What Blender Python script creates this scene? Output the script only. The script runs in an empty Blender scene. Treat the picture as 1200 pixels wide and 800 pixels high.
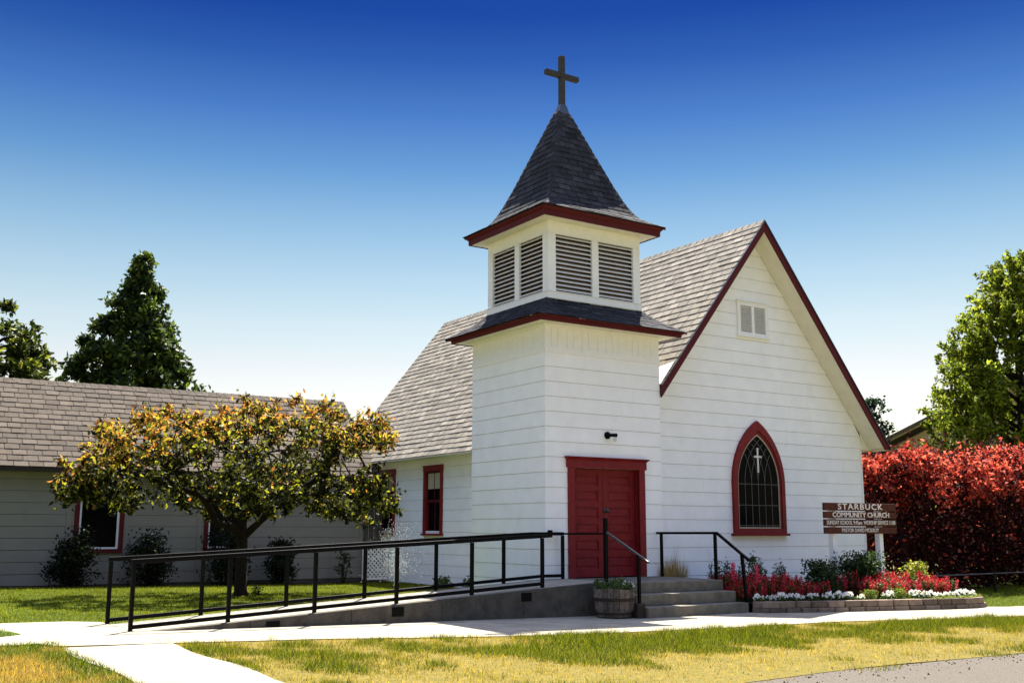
import bpy, math, random
import numpy as np
from mathutils import Vector as V, Matrix

sc = bpy.context.scene
COL = sc.collection
rnd = random.Random(7)
RNG = np.random.default_rng(11)
R_ = math.radians

# ------------------------------------------------------------------ camera
CAM = V((-10.3807, -14.7611, 1.279)); YAW, PITCH, ROLL, FPX = 0.581, 0.1767, 0.0016, 1226.8
cd = bpy.data.cameras.new('camera'); cam = bpy.data.objects.new('camera', cd); COL.objects.link(cam)
cd.sensor_fit = 'HORIZONTAL'; cd.sensor_width = 36; cd.lens = FPX * 36 / 1200
cd.clip_start = .1; cd.clip_end = 3000
_f = V((math.sin(YAW)*math.cos(PITCH), math.cos(YAW)*math.cos(PITCH), math.sin(PITCH)))
_r = V((math.cos(YAW), -math.sin(YAW), 0)); _u = _r.cross(_f)
_r2 = _r*math.cos(ROLL) + _u*math.sin(ROLL); _u2 = _u*math.cos(ROLL) - _r*math.sin(ROLL)
m = Matrix((_r2, _u2, -_f)).transposed().to_4x4(); m.translation = CAM
cam.matrix_world = m
sc.camera = cam

# ------------------------------------------------------------------ sky, sun, exposure
SUN_EL, SUN_AZ = 58.5, 42.3
w = bpy.data.worlds.new('World'); sc.world = w; w.use_nodes = True
nt = w.node_tree; nt.nodes.clear()
N = nt.nodes.new
out = N('ShaderNodeOutputWorld'); bg = N('ShaderNodeBackground'); sky = N('ShaderNodeTexSky')
sky.sky_type = 'NISHITA'; sky.sun_disc = False
sky.sun_elevation = R_(SUN_EL); sky.sun_rotation = R_(SUN_AZ)
sky.altitude = 300; sky.air_density = 1.0; sky.dust_density = .6; sky.ozone_density = 1.5
tc = N('ShaderNodeTexCoord'); sep = N('ShaderNodeSeparateXYZ'); ramp = N('ShaderNodeValToRGB'); mx = N('ShaderNodeMix')
mx.data_type = 'RGBA'; mx.blend_type = 'MULTIPLY'; mx.inputs[0].default_value = 1
nt.links.new(tc.outputs['Generated'], sep.inputs[0]); nt.links.new(sep.outputs[2], ramp.inputs[0])
cr = ramp.color_ramp; cr.interpolation = 'LINEAR'
stops = [(0, (0.3942, 0.2974, 0.2329, 1)), (0.142, (0.3799, 0.2867, 0.2258, 1)), (0.19, (0.3333, 0.2867, 0.2229, 1)), (0.239, (0.258, 0.2598, 0.219, 1)), (0.286, (0.1756, 0.215, 0.2096, 1)), (0.33, (0.0968, 0.1577, 0.1953, 1)), (0.377, (0.0502, 0.1014, 0.1756, 1)), (0.422, (0.0215, 0.0584, 0.1398, 1)), (0.46, (0.0093, 0.0351, 0.1165, 1)), (0.5, (0.0086, 0.0323, 0.1111, 1)), (0.6, (1.2, 1.0, 0.96, 1)), (1, (1.4, 1.12, 1.08, 1))]
while len(cr.elements) < len(stops): cr.elements.new(.5)
for e, (p, c) in zip(cr.elements, stops): e.position = p; e.color = c
nt.links.new(sky.outputs[0], mx.inputs[6]); nt.links.new(ramp.outputs[0], mx.inputs[7])
nt.links.new(mx.outputs[2], bg.inputs[0]); nt.links.new(bg.outputs[0], out.inputs[0])
bg.inputs[1].default_value = .13
sd = bpy.data.lights.new('sun', 'SUN'); sd.energy = 5.0; sd.angle = R_(.53); sd.color = (1, .95, .86)
sun = bpy.data.objects.new('sun', sd); COL.objects.link(sun)
SUNV = V((math.sin(R_(SUN_AZ))*math.cos(R_(SUN_EL)), math.cos(R_(SUN_AZ))*math.cos(R_(SUN_EL)), math.sin(R_(SUN_EL))))
sun.rotation_euler = SUNV.to_track_quat('Z', 'Y').to_euler(); sun.location = (0, 0, 40)
sc.view_settings.view_transform = 'Standard'; sc.view_settings.look = 'None'
sc.view_settings.exposure = 2.05; sc.view_settings.gamma = 1; sc.view_settings.use_curve_mapping = False

# ------------------------------------------------------------------ helpers
def gz(x): return -.07 + .1*min(max(-x/6.5, 0), 1.25)
def gzn(x): return -.07 + .1*np.clip(-x/6.5, 0, 1.25)

class MB:
    def __init__(s): s.v = []; s.f = []; s.c = []; s.t = 1.0
    def vert(s, p): s.v.append(tuple(p)); s.c.append(s.t); return len(s.v)-1
    def poly(s, pts): s.f.append([s.vert(p) for p in pts])
    def box(s, a, b):
        x0, y0, z0 = [min(i, j) for i, j in zip(a, b)]; x1, y1, z1 = [max(i, j) for i, j in zip(a, b)]
        s.hexa([(x0,y0,z0),(x1,y0,z0),(x1,y1,z0),(x0,y1,z0)], [(x0,y0,z1),(x1,y0,z1),(x1,y1,z1),(x0,y1,z1)])
    def hexa(s, bot, top):
        n = len(bot); i = [s.vert(p) for p in bot]; j = [s.vert(p) for p in top]
        s.f.append(i[::-1]); s.f.append(j)
        for k in range(n): s.f.append([i[k], i[(k+1)%n], j[(k+1)%n], j[k]])
    def bar(s, a, b, w, h=None, upv=(0,0,1)):
        a = V(a); b = V(b); d = (b-a).normalized(); h = h or w
        u = V(upv); 
        if abs(d.dot(u)) > .98: u = V((0,1,0))
        x = d.cross(u).normalized(); y = x.cross(d).normalized()
        q = lambda p: [p - x*w/2 - y*h/2, p + x*w/2 - y*h/2, p + x*w/2 + y*h/2, p - x*w/2 + y*h/2]
        s.hexa(q(a), q(b))
    def tube(s, pts, rad, n=8):
        pts = [V(p) for p in pts]; rings = []
        for i, p in enumerate(pts):
            d = (pts[min(i+1, len(pts)-1)] - pts[max(i-1, 0)]).normalized()
            u = V((0,0,1)) if abs(d.z) < .9 else V((1,0,0))
            x = d.cross(u).normalized(); y = x.cross(d)
            r = rad[i] if isinstance(rad, (list, tuple)) else rad
            rings.append([s.vert(p + x*math.cos(2*math.pi*k/n)*r + y*math.sin(2*math.pi*k/n)*r) for k in range(n)])
        for a, b in zip(rings, rings[1:]):
            for k in range(n): s.f.append([a[k], b[k], b[(k+1)%n], a[(k+1)%n]])
        s.f.append(rings[0][:]); s.f.append(rings[-1][::-1])
    def lathe(s, c, prof, n=24):
        c = V(c); rings = [[s.vert(c + V((r*math.cos(2*math.pi*k/n), r*math.sin(2*math.pi*k/n), z))) for k in range(n)] for r, z in prof]
        for a, b in zip(rings, rings[1:]):
            for k in range(n): s.f.append([a[k], a[(k+1)%n], b[(k+1)%n], b[k]])
    def build(s, name, mat, parent=None, smooth=False, bevel=0, kind=None):
        me = bpy.data.meshes.new(name); me.from_pydata(s.v, [], s.f); me.update()
        a = me.attributes.new('tint', 'FLOAT', 'POINT'); a.data.foreach_set('value', s.c)
        me.materials.append(mat)
        if smooth: me.polygons.foreach_set('use_smooth', [True]*len(me.polygons))
        o = bpy.data.objects.new(name, me); COL.objects.link(o)
        if parent is not None:
            o.parent = parent; o.matrix_parent_inverse = Matrix.Translation(-parent.location)
        if bevel:
            b = o.modifiers.new('bevel', 'BEVEL'); b.width = bevel; b.segments = 2; b.limit_method = 'ANGLE'; b.angle_limit = R_(40)
        if kind: o['kind'] = kind
        return o

def np_mesh(name, verts, nper, cols, mat, parent=None, kind=None, faces_per=None):
    """verts (N*nper,3): N separate n-gons; cols (N,3) colour of each"""
    verts = np.asarray(verts, np.float32).reshape(-1, 3); n = len(verts)//nper
    me = bpy.data.meshes.new(name)
    me.vertices.add(len(verts)); me.vertices.foreach_set('co', verts.ravel())
    me.loops.add(n*nper); me.loops.foreach_set('vertex_index', np.arange(n*nper, dtype=np.int32))
    me.polygons.add(n); me.polygons.foreach_set('loop_start', np.arange(0, n*nper, nper, dtype=np.int32))
    me.polygons.foreach_set('loop_total', np.full(n, nper, np.int32))
    c4 = np.ones((n, nper, 4), np.float32); c4[:, :, :3] = np.asarray(cols, np.float32)[:, None, :]
    a = me.attributes.new('hue', 'FLOAT_COLOR', 'POINT'); a.data.foreach_set('color', c4.ravel())
    me.update(); me.validate()
    me.materials.append(mat)
    o = bpy.data.objects.new(name, me); COL.objects.link(o)
    if parent is not None:
        o.parent = parent; o.matrix_parent_inverse = Matrix.Translation(-parent.location)
    if kind: o['kind'] = kind
    return o

def leaf_verts(P, L, W, rng, droop=.2, fold=.15):
    n = len(P); a = rng.normal(size=(n, 3)); a[:, 2] -= droop; a /= np.linalg.norm(a, axis=1)[:, None]
    b = rng.normal(size=(n, 3)); b -= (b*a).sum(1)[:, None]*a; b /= np.linalg.norm(b, axis=1)[:, None]
    c = np.cross(a, b)
    L = np.broadcast_to(L, n)*rng.uniform(.7, 1.3, n); Wd = np.broadcast_to(W, n)*rng.uniform(.7, 1.3, n)
    L = L[:, None]; Wd = Wd[:, None]
    v = np.stack([P, P + a*L*.45 + b*Wd*.5 + c*L*fold, P + a*L, P + a*L*.45 - b*Wd*.5 + c*L*fold], 1)
    return v

def mixcol(rng, n, cols, weights, jit=.25):
    cols = np.array(cols, float); k = rng.choice(len(cols), n, p=np.array(weights)/np.sum(weights))
    return np.clip(cols[k]*rng.uniform(1-jit, 1+jit, (n, 1)), 0, 1)

def noise2(x, y, s, seed=0):
    x = x/s; y = y/s; xi = np.floor(x).astype(int); yi = np.floor(y).astype(int); fx = x-xi; fy = y-yi
    def h(i, j):
        q = np.sin(i*127.1 + j*311.7 + seed*74.7)*43758.5453; return q - np.floor(q)
    fx = fx*fx*(3-2*fx); fy = fy*fy*(3-2*fy)
    return (h(xi,yi)*(1-fx)+h(xi+1,yi)*fx)*(1-fy) + (h(xi,yi+1)*(1-fx)+h(xi+1,yi+1)*fx)*fy

def tag(o, label=None, cat=None, group=None):
    if label: o['label'] = label
    if cat: o['category'] = cat
    if group: o['group'] = group
    return o
def empty(name, loc, label, cat, group=None):
    o = bpy.data.objects.new(name, None); COL.objects.link(o); o.location = loc; o.empty_display_size = .2
    return tag(o, label, cat, group)
def dup(root, loc, rot=0, scale=1, label=None):
    r = root.copy(); COL.objects.link(r); r.location = loc; r.rotation_euler = (0, 0, rot); r.scale = (scale,)*3
    if label: r['label'] = label
    for ch in list(root.children):
        c = ch.copy(); COL.objects.link(c); c.parent = r
        for g in ch.children:
            d = g.copy(); COL.objects.link(d); d.parent = c
    return r

# ------------------------------------------------------------------ materials
def mat(name, col, rough=.6, var=.12, scale=6, bump=0, bscale=60, spec=.3, metal=0, col2=None, dirt=0, tint=False, detail=6):
    m = bpy.data.materials.new(name); m.use_nodes = True; t = m.node_tree; b = t.nodes['Principled BSDF']
    b.inputs['Roughness'].default_value = rough; b.inputs['Specular IOR Level'].default_value = spec; b.inputs['Metallic'].default_value = metal
    tcn = t.nodes.new('ShaderNodeTexCoord'); nz = t.nodes.new('ShaderNodeTexNoise'); nz.inputs['Scale'].default_value = scale; nz.inputs['Detail'].default_value = detail
    nz.inputs['Roughness'].default_value = .65
    t.links.new(tcn.outputs['Object'], nz.inputs['Vector'])
    rp = t.nodes.new('ShaderNodeValToRGB'); rp.color_ramp.elements[0].position = .3; rp.color_ramp.elements[1].position = .7
    c2 = col2 or tuple(c*(1-var) for c in col); c1 = tuple(min(1, c*(1+var*.5)) for c in col) if not col2 else col
    rp.color_ramp.elements[0].color = (*c2, 1); rp.color_ramp.elements[1].color = (*c1, 1)
    t.links.new(nz.outputs[0], rp.inputs[0]); last = rp.outputs[0]
    if tint:
        at = t.nodes.new('ShaderNodeAttribute'); at.attribute_name = 'tint'
        mm = t.nodes.new('ShaderNodeMix'); mm.data_type = 'RGBA'; mm.blend_type = 'MULTIPLY'; mm.inputs[0].default_value = 1
        t.links.new(last, mm.inputs[6]); t.links.new(at.outputs['Fac'], mm.inputs[7]); last = mm.outputs[2]
    if dirt:
        n2 = t.nodes.new('ShaderNodeTexNoise'); n2.inputs['Scale'].default_value = 1.3; n2.inputs['Detail'].default_value = 8; n2.inputs['Roughness'].default_value = .75
        mp = t.nodes.new('ShaderNodeMapping'); mp.inputs['Scale'].default_value = (3, 3, .8); t.links.new(tcn.outputs['Object'], mp.inputs[0]); t.links.new(mp.outputs[0], n2.inputs['Vector'])
        r2 = t.nodes.new('ShaderNodeValToRGB'); r2.color_ramp.elements[0].position = .58; r2.color_ramp.elements[1].position = .78
        r2.color_ramp.elements[0].color = (0,0,0,1); r2.color_ramp.elements[1].color = (dirt,)*3+(1,)
        t.links.new(n2.outputs[0], r2.inputs[0])
        md = t.nodes.new('ShaderNodeMix'); md.data_type = 'RGBA'; md.inputs[7].default_value = (.25, .2, .13, 1)
        t.links.new(r2.outputs[0], md.inputs[0]); t.links.new(last, md.inputs[6]); last = md.outputs[2]
    t.links.new(last, b.inputs['Base Color'])
    if bump:
        n3 = t.nodes.new('ShaderNodeTexNoise'); n3.inputs['Scale'].default_value = bscale; n3.inputs['Detail'].default_value = 4
        t.links.new(tcn.outputs['Object'], n3.inputs['Vector'])
        bp = t.nodes.new('ShaderNodeBump'); bp.inputs['Strength'].default_value = bump; bp.inputs['Distance'].default_value = .01
        t.links.new(n3.outputs[0], bp.inputs['Height']); t.links.new(bp.outputs[0], b.inputs['Normal'])
    return m

def leafmat(name, trans=.35, rough=.5, tcol=1.4, spec=.12):
    m = bpy.data.materials.new(name); m.use_nodes = True; t = m.node_tree; b = t.nodes['Principled BSDF']; o = t.nodes['Material Output']
    at = t.nodes.new('ShaderNodeAttribute'); at.attribute_name = 'hue'
    b.inputs['Roughness'].default_value = rough; b.inputs['Specular IOR Level'].default_value = spec
    t.links.new(at.outputs['Color'], b.inputs['Base Color'])
    tr = t.nodes.new('ShaderNodeBsdfTranslucent'); g = t.nodes.new('ShaderNodeMix'); g.data_type = 'RGBA'; g.blend_type = 'MULTIPLY'; g.inputs[0].default_value = 1
    g.inputs[7].default_value = (tcol, tcol*.95, tcol*.7, 1); t.links.new(at.outputs['Color'], g.inputs[6]); t.links.new(g.outputs[2], tr.inputs[0])
    mxs = t.nodes.new('ShaderNodeMixShader'); mxs.inputs[0].default_value = trans
    t.links.new(b.outputs[0], mxs.inputs[1]); t.links.new(tr.outputs[0], mxs.inputs[2]); t.links.new(mxs.outputs[0], o.inputs[0])
    return m

M = dict(
    white=mat('white_siding_paint', (.88,.875,.86), .55, .06, 3, .15, 90, dirt=.16),
    trim=mat('white_trim_paint', (.84,.83,.79), .5, .06, 8, .1, 90, dirt=.12),
    soffit=mat('cream_soffit_paint', (.78,.75,.63), .6, .08, 4, .1, 60),
    groove=mat('siding_joint', (.36,.29,.19), .8, .3, 5),
    annex=mat('grey_siding_paint', (.205,.192,.160), .6, .08, 3, .15, 90, dirt=.2),
    annexgroove=mat('grey_siding_joint', (.08,.075,.07), .8, .2, 5),
    red=mat('barn_red_paint', (.19,.012,.015), .55, .30, 7, .2, 80, spec=.2),
    reddark=mat('dark_red_paint', (.085,.006,.008), .6, .14, 5, .2, 80, spec=.2),
    shingle=mat('grey_brown_shingles', (.215,.190,.150), .9, .25, 9, .5, 120, tint=True, spec=.1),
    shingle_shade=mat('shaded_tower_shingles', (.036,.036,.041), .9, .4, 9, .5, 120, tint=True, spec=.1),  # nave shingles again, darkened so the tower roofs' shade is in the colour
    shingle3=mat('brown_shingles', (.090,.072,.054), .9, .25, 7, .5, 120, tint=True, spec=.1),
    louver=mat('louver_slats', (.70,.69,.66), .6, .12, 10, dirt=.15),
    dark=mat('dark_interior', (.012,.011,.010), .9, .2, 4),
    rust=mat('brown_boarding', (.10,.05,.03), .9, .7, 9),
    glass=mat('dark_window_glass', (.002,.002,.0025), .2, .3, 2, spec=.03),
    lead=mat('lead_came', (.10,.10,.095), .5, .2, 20, metal=.3),
    cream=mat('cream_window_shade', (.45,.40,.28), .8, .1, 8),
    black=mat('black_rail_paint', (.0022,.002,.0022), .5, .3, 12, .1, 60, spec=.08),
    steel=mat('worn_steel', (.09,.08,.08), .4, .3, 20, metal=.6),
    concrete=mat('weathered_concrete', (.085,.074,.060), .9, .45, 5, .4, 70, dirt=.5, spec=.15),
    step=mat('step_concrete', (.165,.145,.112), .9, .4, 5, .4, 70, dirt=.5, spec=.15),
    walk=mat('pale_concrete', (.27,.24,.175), .9, .28, 2.2, .4, 90, dirt=.35, spec=.15),
    road=mat('asphalt', (.100,.086,.068), .95, .55, 70, .8, 160, spec=.15, detail=3),
    earth=mat('dry_earth', (.15,.11,.03), 1, col2=(.08,.075,.018), scale=9, bump=.6, bscale=80, spec=.05),
    lawnsoil=mat('lawn_ground', (.055,.075,.010), 1, col2=(.03,.05,.006), scale=12, bump=.6, bscale=80, spec=.05),
    field=mat('far_grass_ground', (.17,.16,.06), 1, col2=(.09,.11,.03), scale=3, bump=.5, bscale=40, spec=.05),
    soil=mat('bed_mulch', (.05,.035,.022), 1, .6, 30, .9, 90, spec=.05),
    block=mat('tan_wall_block', (.19,.14,.105), .95, .35, 9, .7, 60, dirt=.3, spec=.1, tint=True),
    plank=mat('brown_sign_board', (.085,.026,.014), .75, .45, 8, .4, 50, spec=.15, dirt=.1),
    letter=mat('white_lettering', (.74,.68,.60), .7, .15, 20),
    stave=mat('grey_barrel_wood', (.17,.135,.11), .9, .55, 14, .6, 70, tint=True, spec=.1),
    hoop=mat('rusty_hoop', (.035,.022,.016), .8, .5, 20, .3, 60),
    bark=mat('dark_bark', (.022,.016,.013), .95, .5, 14, .9, 40, spec=.1),
    cross=mat('weathered_bronze', (.045,.038,.028), .6, .4, 12, .2, 50, metal=.2),
    flash=mat('grey_flashing', (.06,.075,.11), .5, .2, 12, metal=.3),
    greyslat=mat('grey_vertical_boards', (.10,.097,.088), .8, .3, 6),
    beige=mat('beige_house_paint', (.34,.25,.15), .7, .1, 4),
    housewall=mat('tan_house_siding', (.40,.33,.22), .7, .1, 4),
    leaf=leafmat('tree_leaf', .35), leafsun=leafmat('bronze_leaf', .42, .55, 1.8, .08), leafred=leafmat('red_leaf', .36, .65, 1.6, .04), grass=leafmat('grass_blade', .35, .7, 1.3, .1),
    leaffar=leafmat('far_leaf', .42, .6, 1.7, .08), petal=leafmat('petal', .25, .6, 1.1, .1),
    bulb=mat('frosted_bulb', (.6,.6,.58), .2, .05, 5, spec=.5),
    drop=mat('water_drop', (.75,.77,.80), .2, .05, 5, spec=.5),
)

# ------------------------------------------------------------------ setting: ground, road, pavement
def strip_sheet(name, xs, yf, yb, dz, material, kind='structure', ny=1):
    mb = MB()
    for a, b in zip(xs, xs[1:]):
        for k in range(ny):
            q = lambda x, t: (x, yf(x)+(yb(x)-yf(x))*t, gz(x)+dz)
            mb.poly([q(a, k/ny), q(b, k/ny), q(b, (k+1)/ny), q(a, (k+1)/ny)])
    return mb.build(name, material, kind=kind)
BRK = [-8.125, 0.0]
def xsamp(a, b, step=.6): return sorted(set([round(v, 4) for v in list(np.arange(a, b, step)) + [b] + [q for q in BRK if a < q < b]]))
def interp(tab):
    X = [p[0] for p in tab]; Y = [p[1] for p in tab]
    return lambda x: float(np.interp(x, X, Y))
walk_f = interp([(-30,-2.35),(-8.2,-2.35),(-8.19,-2.7),(-7.0,-2.85),(-5.3,-3.1),(-4,-3.5),(-2.5,-3.82),(.8,-3.95),(2.5,-4.12),(4.05,-4.6),(5.7,-4.98),(9,-5.4),(40,-8.4)])
bed_f = interp([(2.50,-2.22),(2.65,-2.47),(4.7,-3.16),(6.2,-3.58),(6.6,-3.63),(6.95,-3.55),(7.2,-3.3)])
walk_b = interp([(-30,.5),(-7.06,.5),(-7.05,-.10),(2.45,-.10),(2.46,-2.10),(2.65,-2.4),(4.7,-3.06),(6.2,-3.48),(7.0,-3.5),(7.2,-3.68),(9,-3.95),(40,-6.9)])
road_e = interp([(-60,-9.3),(-7,-8.6),(-3.6,-8.05),(-2.0,-7.82),(-.85,-7.74),(.8,-7.78),(6,-8.1),(40,-9.5)])

strip_sheet('ground', [-900,-8.125,0,900], lambda x: -900, lambda x: 900, -.012, M['field'])
strip_sheet('road', xsamp(-60, 40, 2), lambda x: -22, road_e, -.004, M['road'])
strip_sheet('verge', xsamp(-30, 40, 1), road_e, lambda x: walk_f(x)+.05, 0, M['earth'])
strip_sheet('lawn', xsamp(-26, 2.3, 1), lambda x: .40 if x < -7.05 else -.15, lambda x: 12.5, .002, M['lawnsoil'])
strip_sheet('lawn', xsamp(7.1, 40, 1), lambda x: walk_b(x)-.05, lambda x: 9, .002, M['lawnsoil'])
strip_sheet('soil', [-22,-8.125,0,2.2], lambda x: 9.62+.1*math.sin(x), lambda x: 10.7, .012, M['soil'])
# pavement: slabs with open joints
def slabs(name, edges, yf, yb, dz=.012, gap=.010, cross=None):
    mb = MB()
    for a, b in zip(edges, edges[1:]):
        xs = [x for x in xsamp(a+gap/2, b-gap/2, .4)]
        for p, q in zip(xs, xs[1:]):
            r = lambda x, t: (x, yf(x)+(yb(x)-yf(x))*t, gz(x)+dz)
            mb.poly([r(p,0), r(q,0), r(q,1), r(p,1)])
            mb.poly([(p,yf(p),gz(p)-.05), (q,yf(q),gz(q)-.05), r(q,0), r(p,0)])
            mb.poly([r(p,1), r(q,1), (q,yb(q),gz(q)-.05), (p,yb(p),gz(p)-.05)])
        for x in (a+gap/2, b-gap/2):
            mb.poly([(x,yf(x),gz(x)-.05), (x,yf(x),gz(x)+dz), (x,yb(x),gz(x)+dz), (x,yb(x),gz(x)-.05)])
    return mb.build(name, M['walk'], kind='structure')
slabs('sidewalk', list(np.arange(-29.45, 40, 1.6)), walk_f, walk_b)
mb = MB()
for y0 in np.arange(-2.88, -9.4, -1.3):
    y1 = y0-1.29; wob = lambda y: .04*math.sin(y*2.1)
    za = gz(-8.14)+.010; zb = gz(-7.0)+.010
    for s_ in range(4):
        ya, yb_ = y0+(y1-y0)*s_/4, y0+(y1-y0)*(s_+1)/4
        mb.poly([(-8.13+wob(yb_),yb_,za),(-7.03-wob(yb_*1.3),yb_,zb),(-7.03-wob(ya*1.3),ya,zb),(-8.13+wob(ya),ya,za)])
mb.build('path', M['walk'], kind='structure')
# small grass island in the paving, far left
mb = MB(); isl = [(-8.25,-1.2),(-8.32,-.75),(-8.6,-.45),(-12,-.1),(-12,-1.5),(-8.6,-1.45)]
mb.poly([(x,y,gz(x)+.018) for x, y in isl][::-1]); mb.build('grass_island', M['lawnsoil'], kind='structure')

# ------------------------------------------------------------------ siding / shingle builders
def siding(mb, gb, o, u, n, z0, z1, expo, xr, holes=(), seed=1, gap=.006, dep=.010, lap=.006, joints=True):
    """lap boards: o origin, u unit along wall, n outward; mb boards, gb the joint backing"""
    r = random.Random(seed); o = V(o); u = V(u); n = V(n)
    P = lambda x, z, d: o + u*x + V((0,0,z)) + n*d
    k = 0; z = z0
    while z < z1-1e-4:
        zt = min(z+expo, z1)
        cuts = sorted(set([z, zt] + [h[2] for h in holes if z < h[2] < zt] + [h[3] for h in holes if z < h[3] < zt]))
        for zi, (a, b) in enumerate(zip(cuts, cuts[1:])):
            lo = a + (gap if zi == 0 else 0)
            (l0, r0), (l1, r1) = xr(a), xr(b)
            spans = [(l0, r0)]
            for h in holes:
                if h[2] < b-1e-5 and h[3] > a+1e-5:
                    ns = []
                    for s_, e_ in spans:
                        if h[0] > s_: ns.append((s_, min(e_, h[0])))
                        if h[1] < e_: ns.append((max(s_, h[1]), e_))
                    spans = [q for q in ns if q[1]-q[0] > 1e-3]
            if joints and zi == 0:
                jx = r.uniform(l0, r0) if r.random() < .5 else -99; jx2 = -99
            ns = []
            for s_, e_ in spans:
                c = [s_] + [j for j in (jx, jx2) if joints and s_+.3 < j < e_-.3] + [e_]
                ns += [(c[i] + (.001 if i else 0), c[i+1] - (.001 if i+2 < len(c) else 0)) for i in range(len(c)-1)]
            for s_, e_ in ns:
                s1, e1 = (l1 if abs(s_-l0) < 1e-6 else s_), (r1 if abs(e_-r0) < 1e-6 else e_)
                s1 = max(s1, min(s_, s1)); 
                f0 = lap*(1 - (lo-z)/max(zt-z, 1e-5)); f1 = lap*(1 - (b-z)/max(zt-z, 1e-5))
                mb.t = 1
                mb.hexa([P(s_,lo,-dep), P(e_,lo,-dep), P(e_,lo,f0), P(s_,lo,f0)], [P(s1,b,-dep), P(e1,b,-dep), P(e1,b,f1), P(s1,b,f1)])
            for s_, e_ in spans:
                s1, e1 = (l1 if abs(s_-l0) < 1e-6 else s_), (r1 if abs(e_-r0) < 1e-6 else e_)
                gb.poly([P(s_,a,-dep+.002), P(e_,a,-dep+.002), P(e1,b,-dep+.002), P(s1,b,-dep+.002)])
        z = zt; k += 1

def shingles(mb, P, Nf, S, expo, tw, ur, seed=1, thick=.013, var=.28, under=True):
    """P(u,s) surface point, Nf(s) normal, ur(s) -> (u0,u1)"""
    r = random.Random(seed); nrow = max(1, round(S/expo)); e = S/nrow
    for k in range(nrow):
        s0, s1 = k*e, min((k+1)*e + .015, S)
        (a0, b0), (a1, b1) = ur(s0), ur(s1)
        if under:
            mb.t = .30; n_ = Nf(s0)
            mb.poly([P(a0,s0)-n_*.006, P(b0,s0)-n_*.006, P(b1,s1)-n_*.006, P(a1,s1)-n_*.006])
        lo = min(a0, a1); hi = max(b0, b1)
        u = lo - r.random()*tw*.3 - (k % 2)*tw*.5
        while u < hi:
            wv = tw*r.uniform(.97, 1.03); g = .006
            q = [min(max(u+g, a0), b0), min(max(u+wv-g, a0), b0), min(max(u+wv-g, a1), b1), min(max(u+g, a1), b1)]
            u += wv
            if q[1]-q[0] < .01 and q[2]-q[3] < .01: continue
            mb.t = r.choice([1, 1, 1, .9, .8, 1.1, 1.2])*r.uniform(1-var*.5, 1+var*.5)
            dj = r.uniform(-.006, .006) if k else 0; th = thick*r.uniform(.75, 1.3); n0 = Nf(s0); n1 = Nf(s1)
            sb = max(0, s0+dj)
            bl, br = P(q[0], sb)+n0*th, P(q[1], sb)+n0*th
            mb.poly([bl, br, P(q[2], s1)+n1*.003, P(q[3], s1)+n1*.003])
            mb.t *= .6
            mb.poly([P(q[0], sb)-n0*.004, P(q[1], sb)-n0*.004, br, bl])

def caps(mb, A, B, nl, nr, wl=.13, step=.2, seed=1, th=.02):
    A = V(A); B = V(B); d = (B-A); L = d.length; d.normalize(); r = random.Random(seed)
    sl = d.cross(V(nl)).normalized(); sr = V(nr).cross(d).normalized()
    up = (V(nl)+V(nr)).normalized(); k = 0; t = 0
    if sl.dot(up) > 0: sl = -sl
    if sr.dot(up) > 0: sr = -sr
    while t < L-.02:
        t1 = min(t+step+.04, L); a = A+d*t+up*th; b = A+d*t1+up*th*.4
        mb.t = r.uniform(.75, 1.15)
        mb.poly([a, a+sl*wl, b+sl*wl, b]); mb.poly([a, b, b+sr*wl, a+sr*wl])
        mb.t *= .6
        mb.poly([a-up*th, a+sl*wl-V(nl)*th, a+sl*wl, a]); mb.poly([a-up*th, a, a+sr*wl, a+sr*wl-V(nr)*th])
        t += step; k += 1

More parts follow.
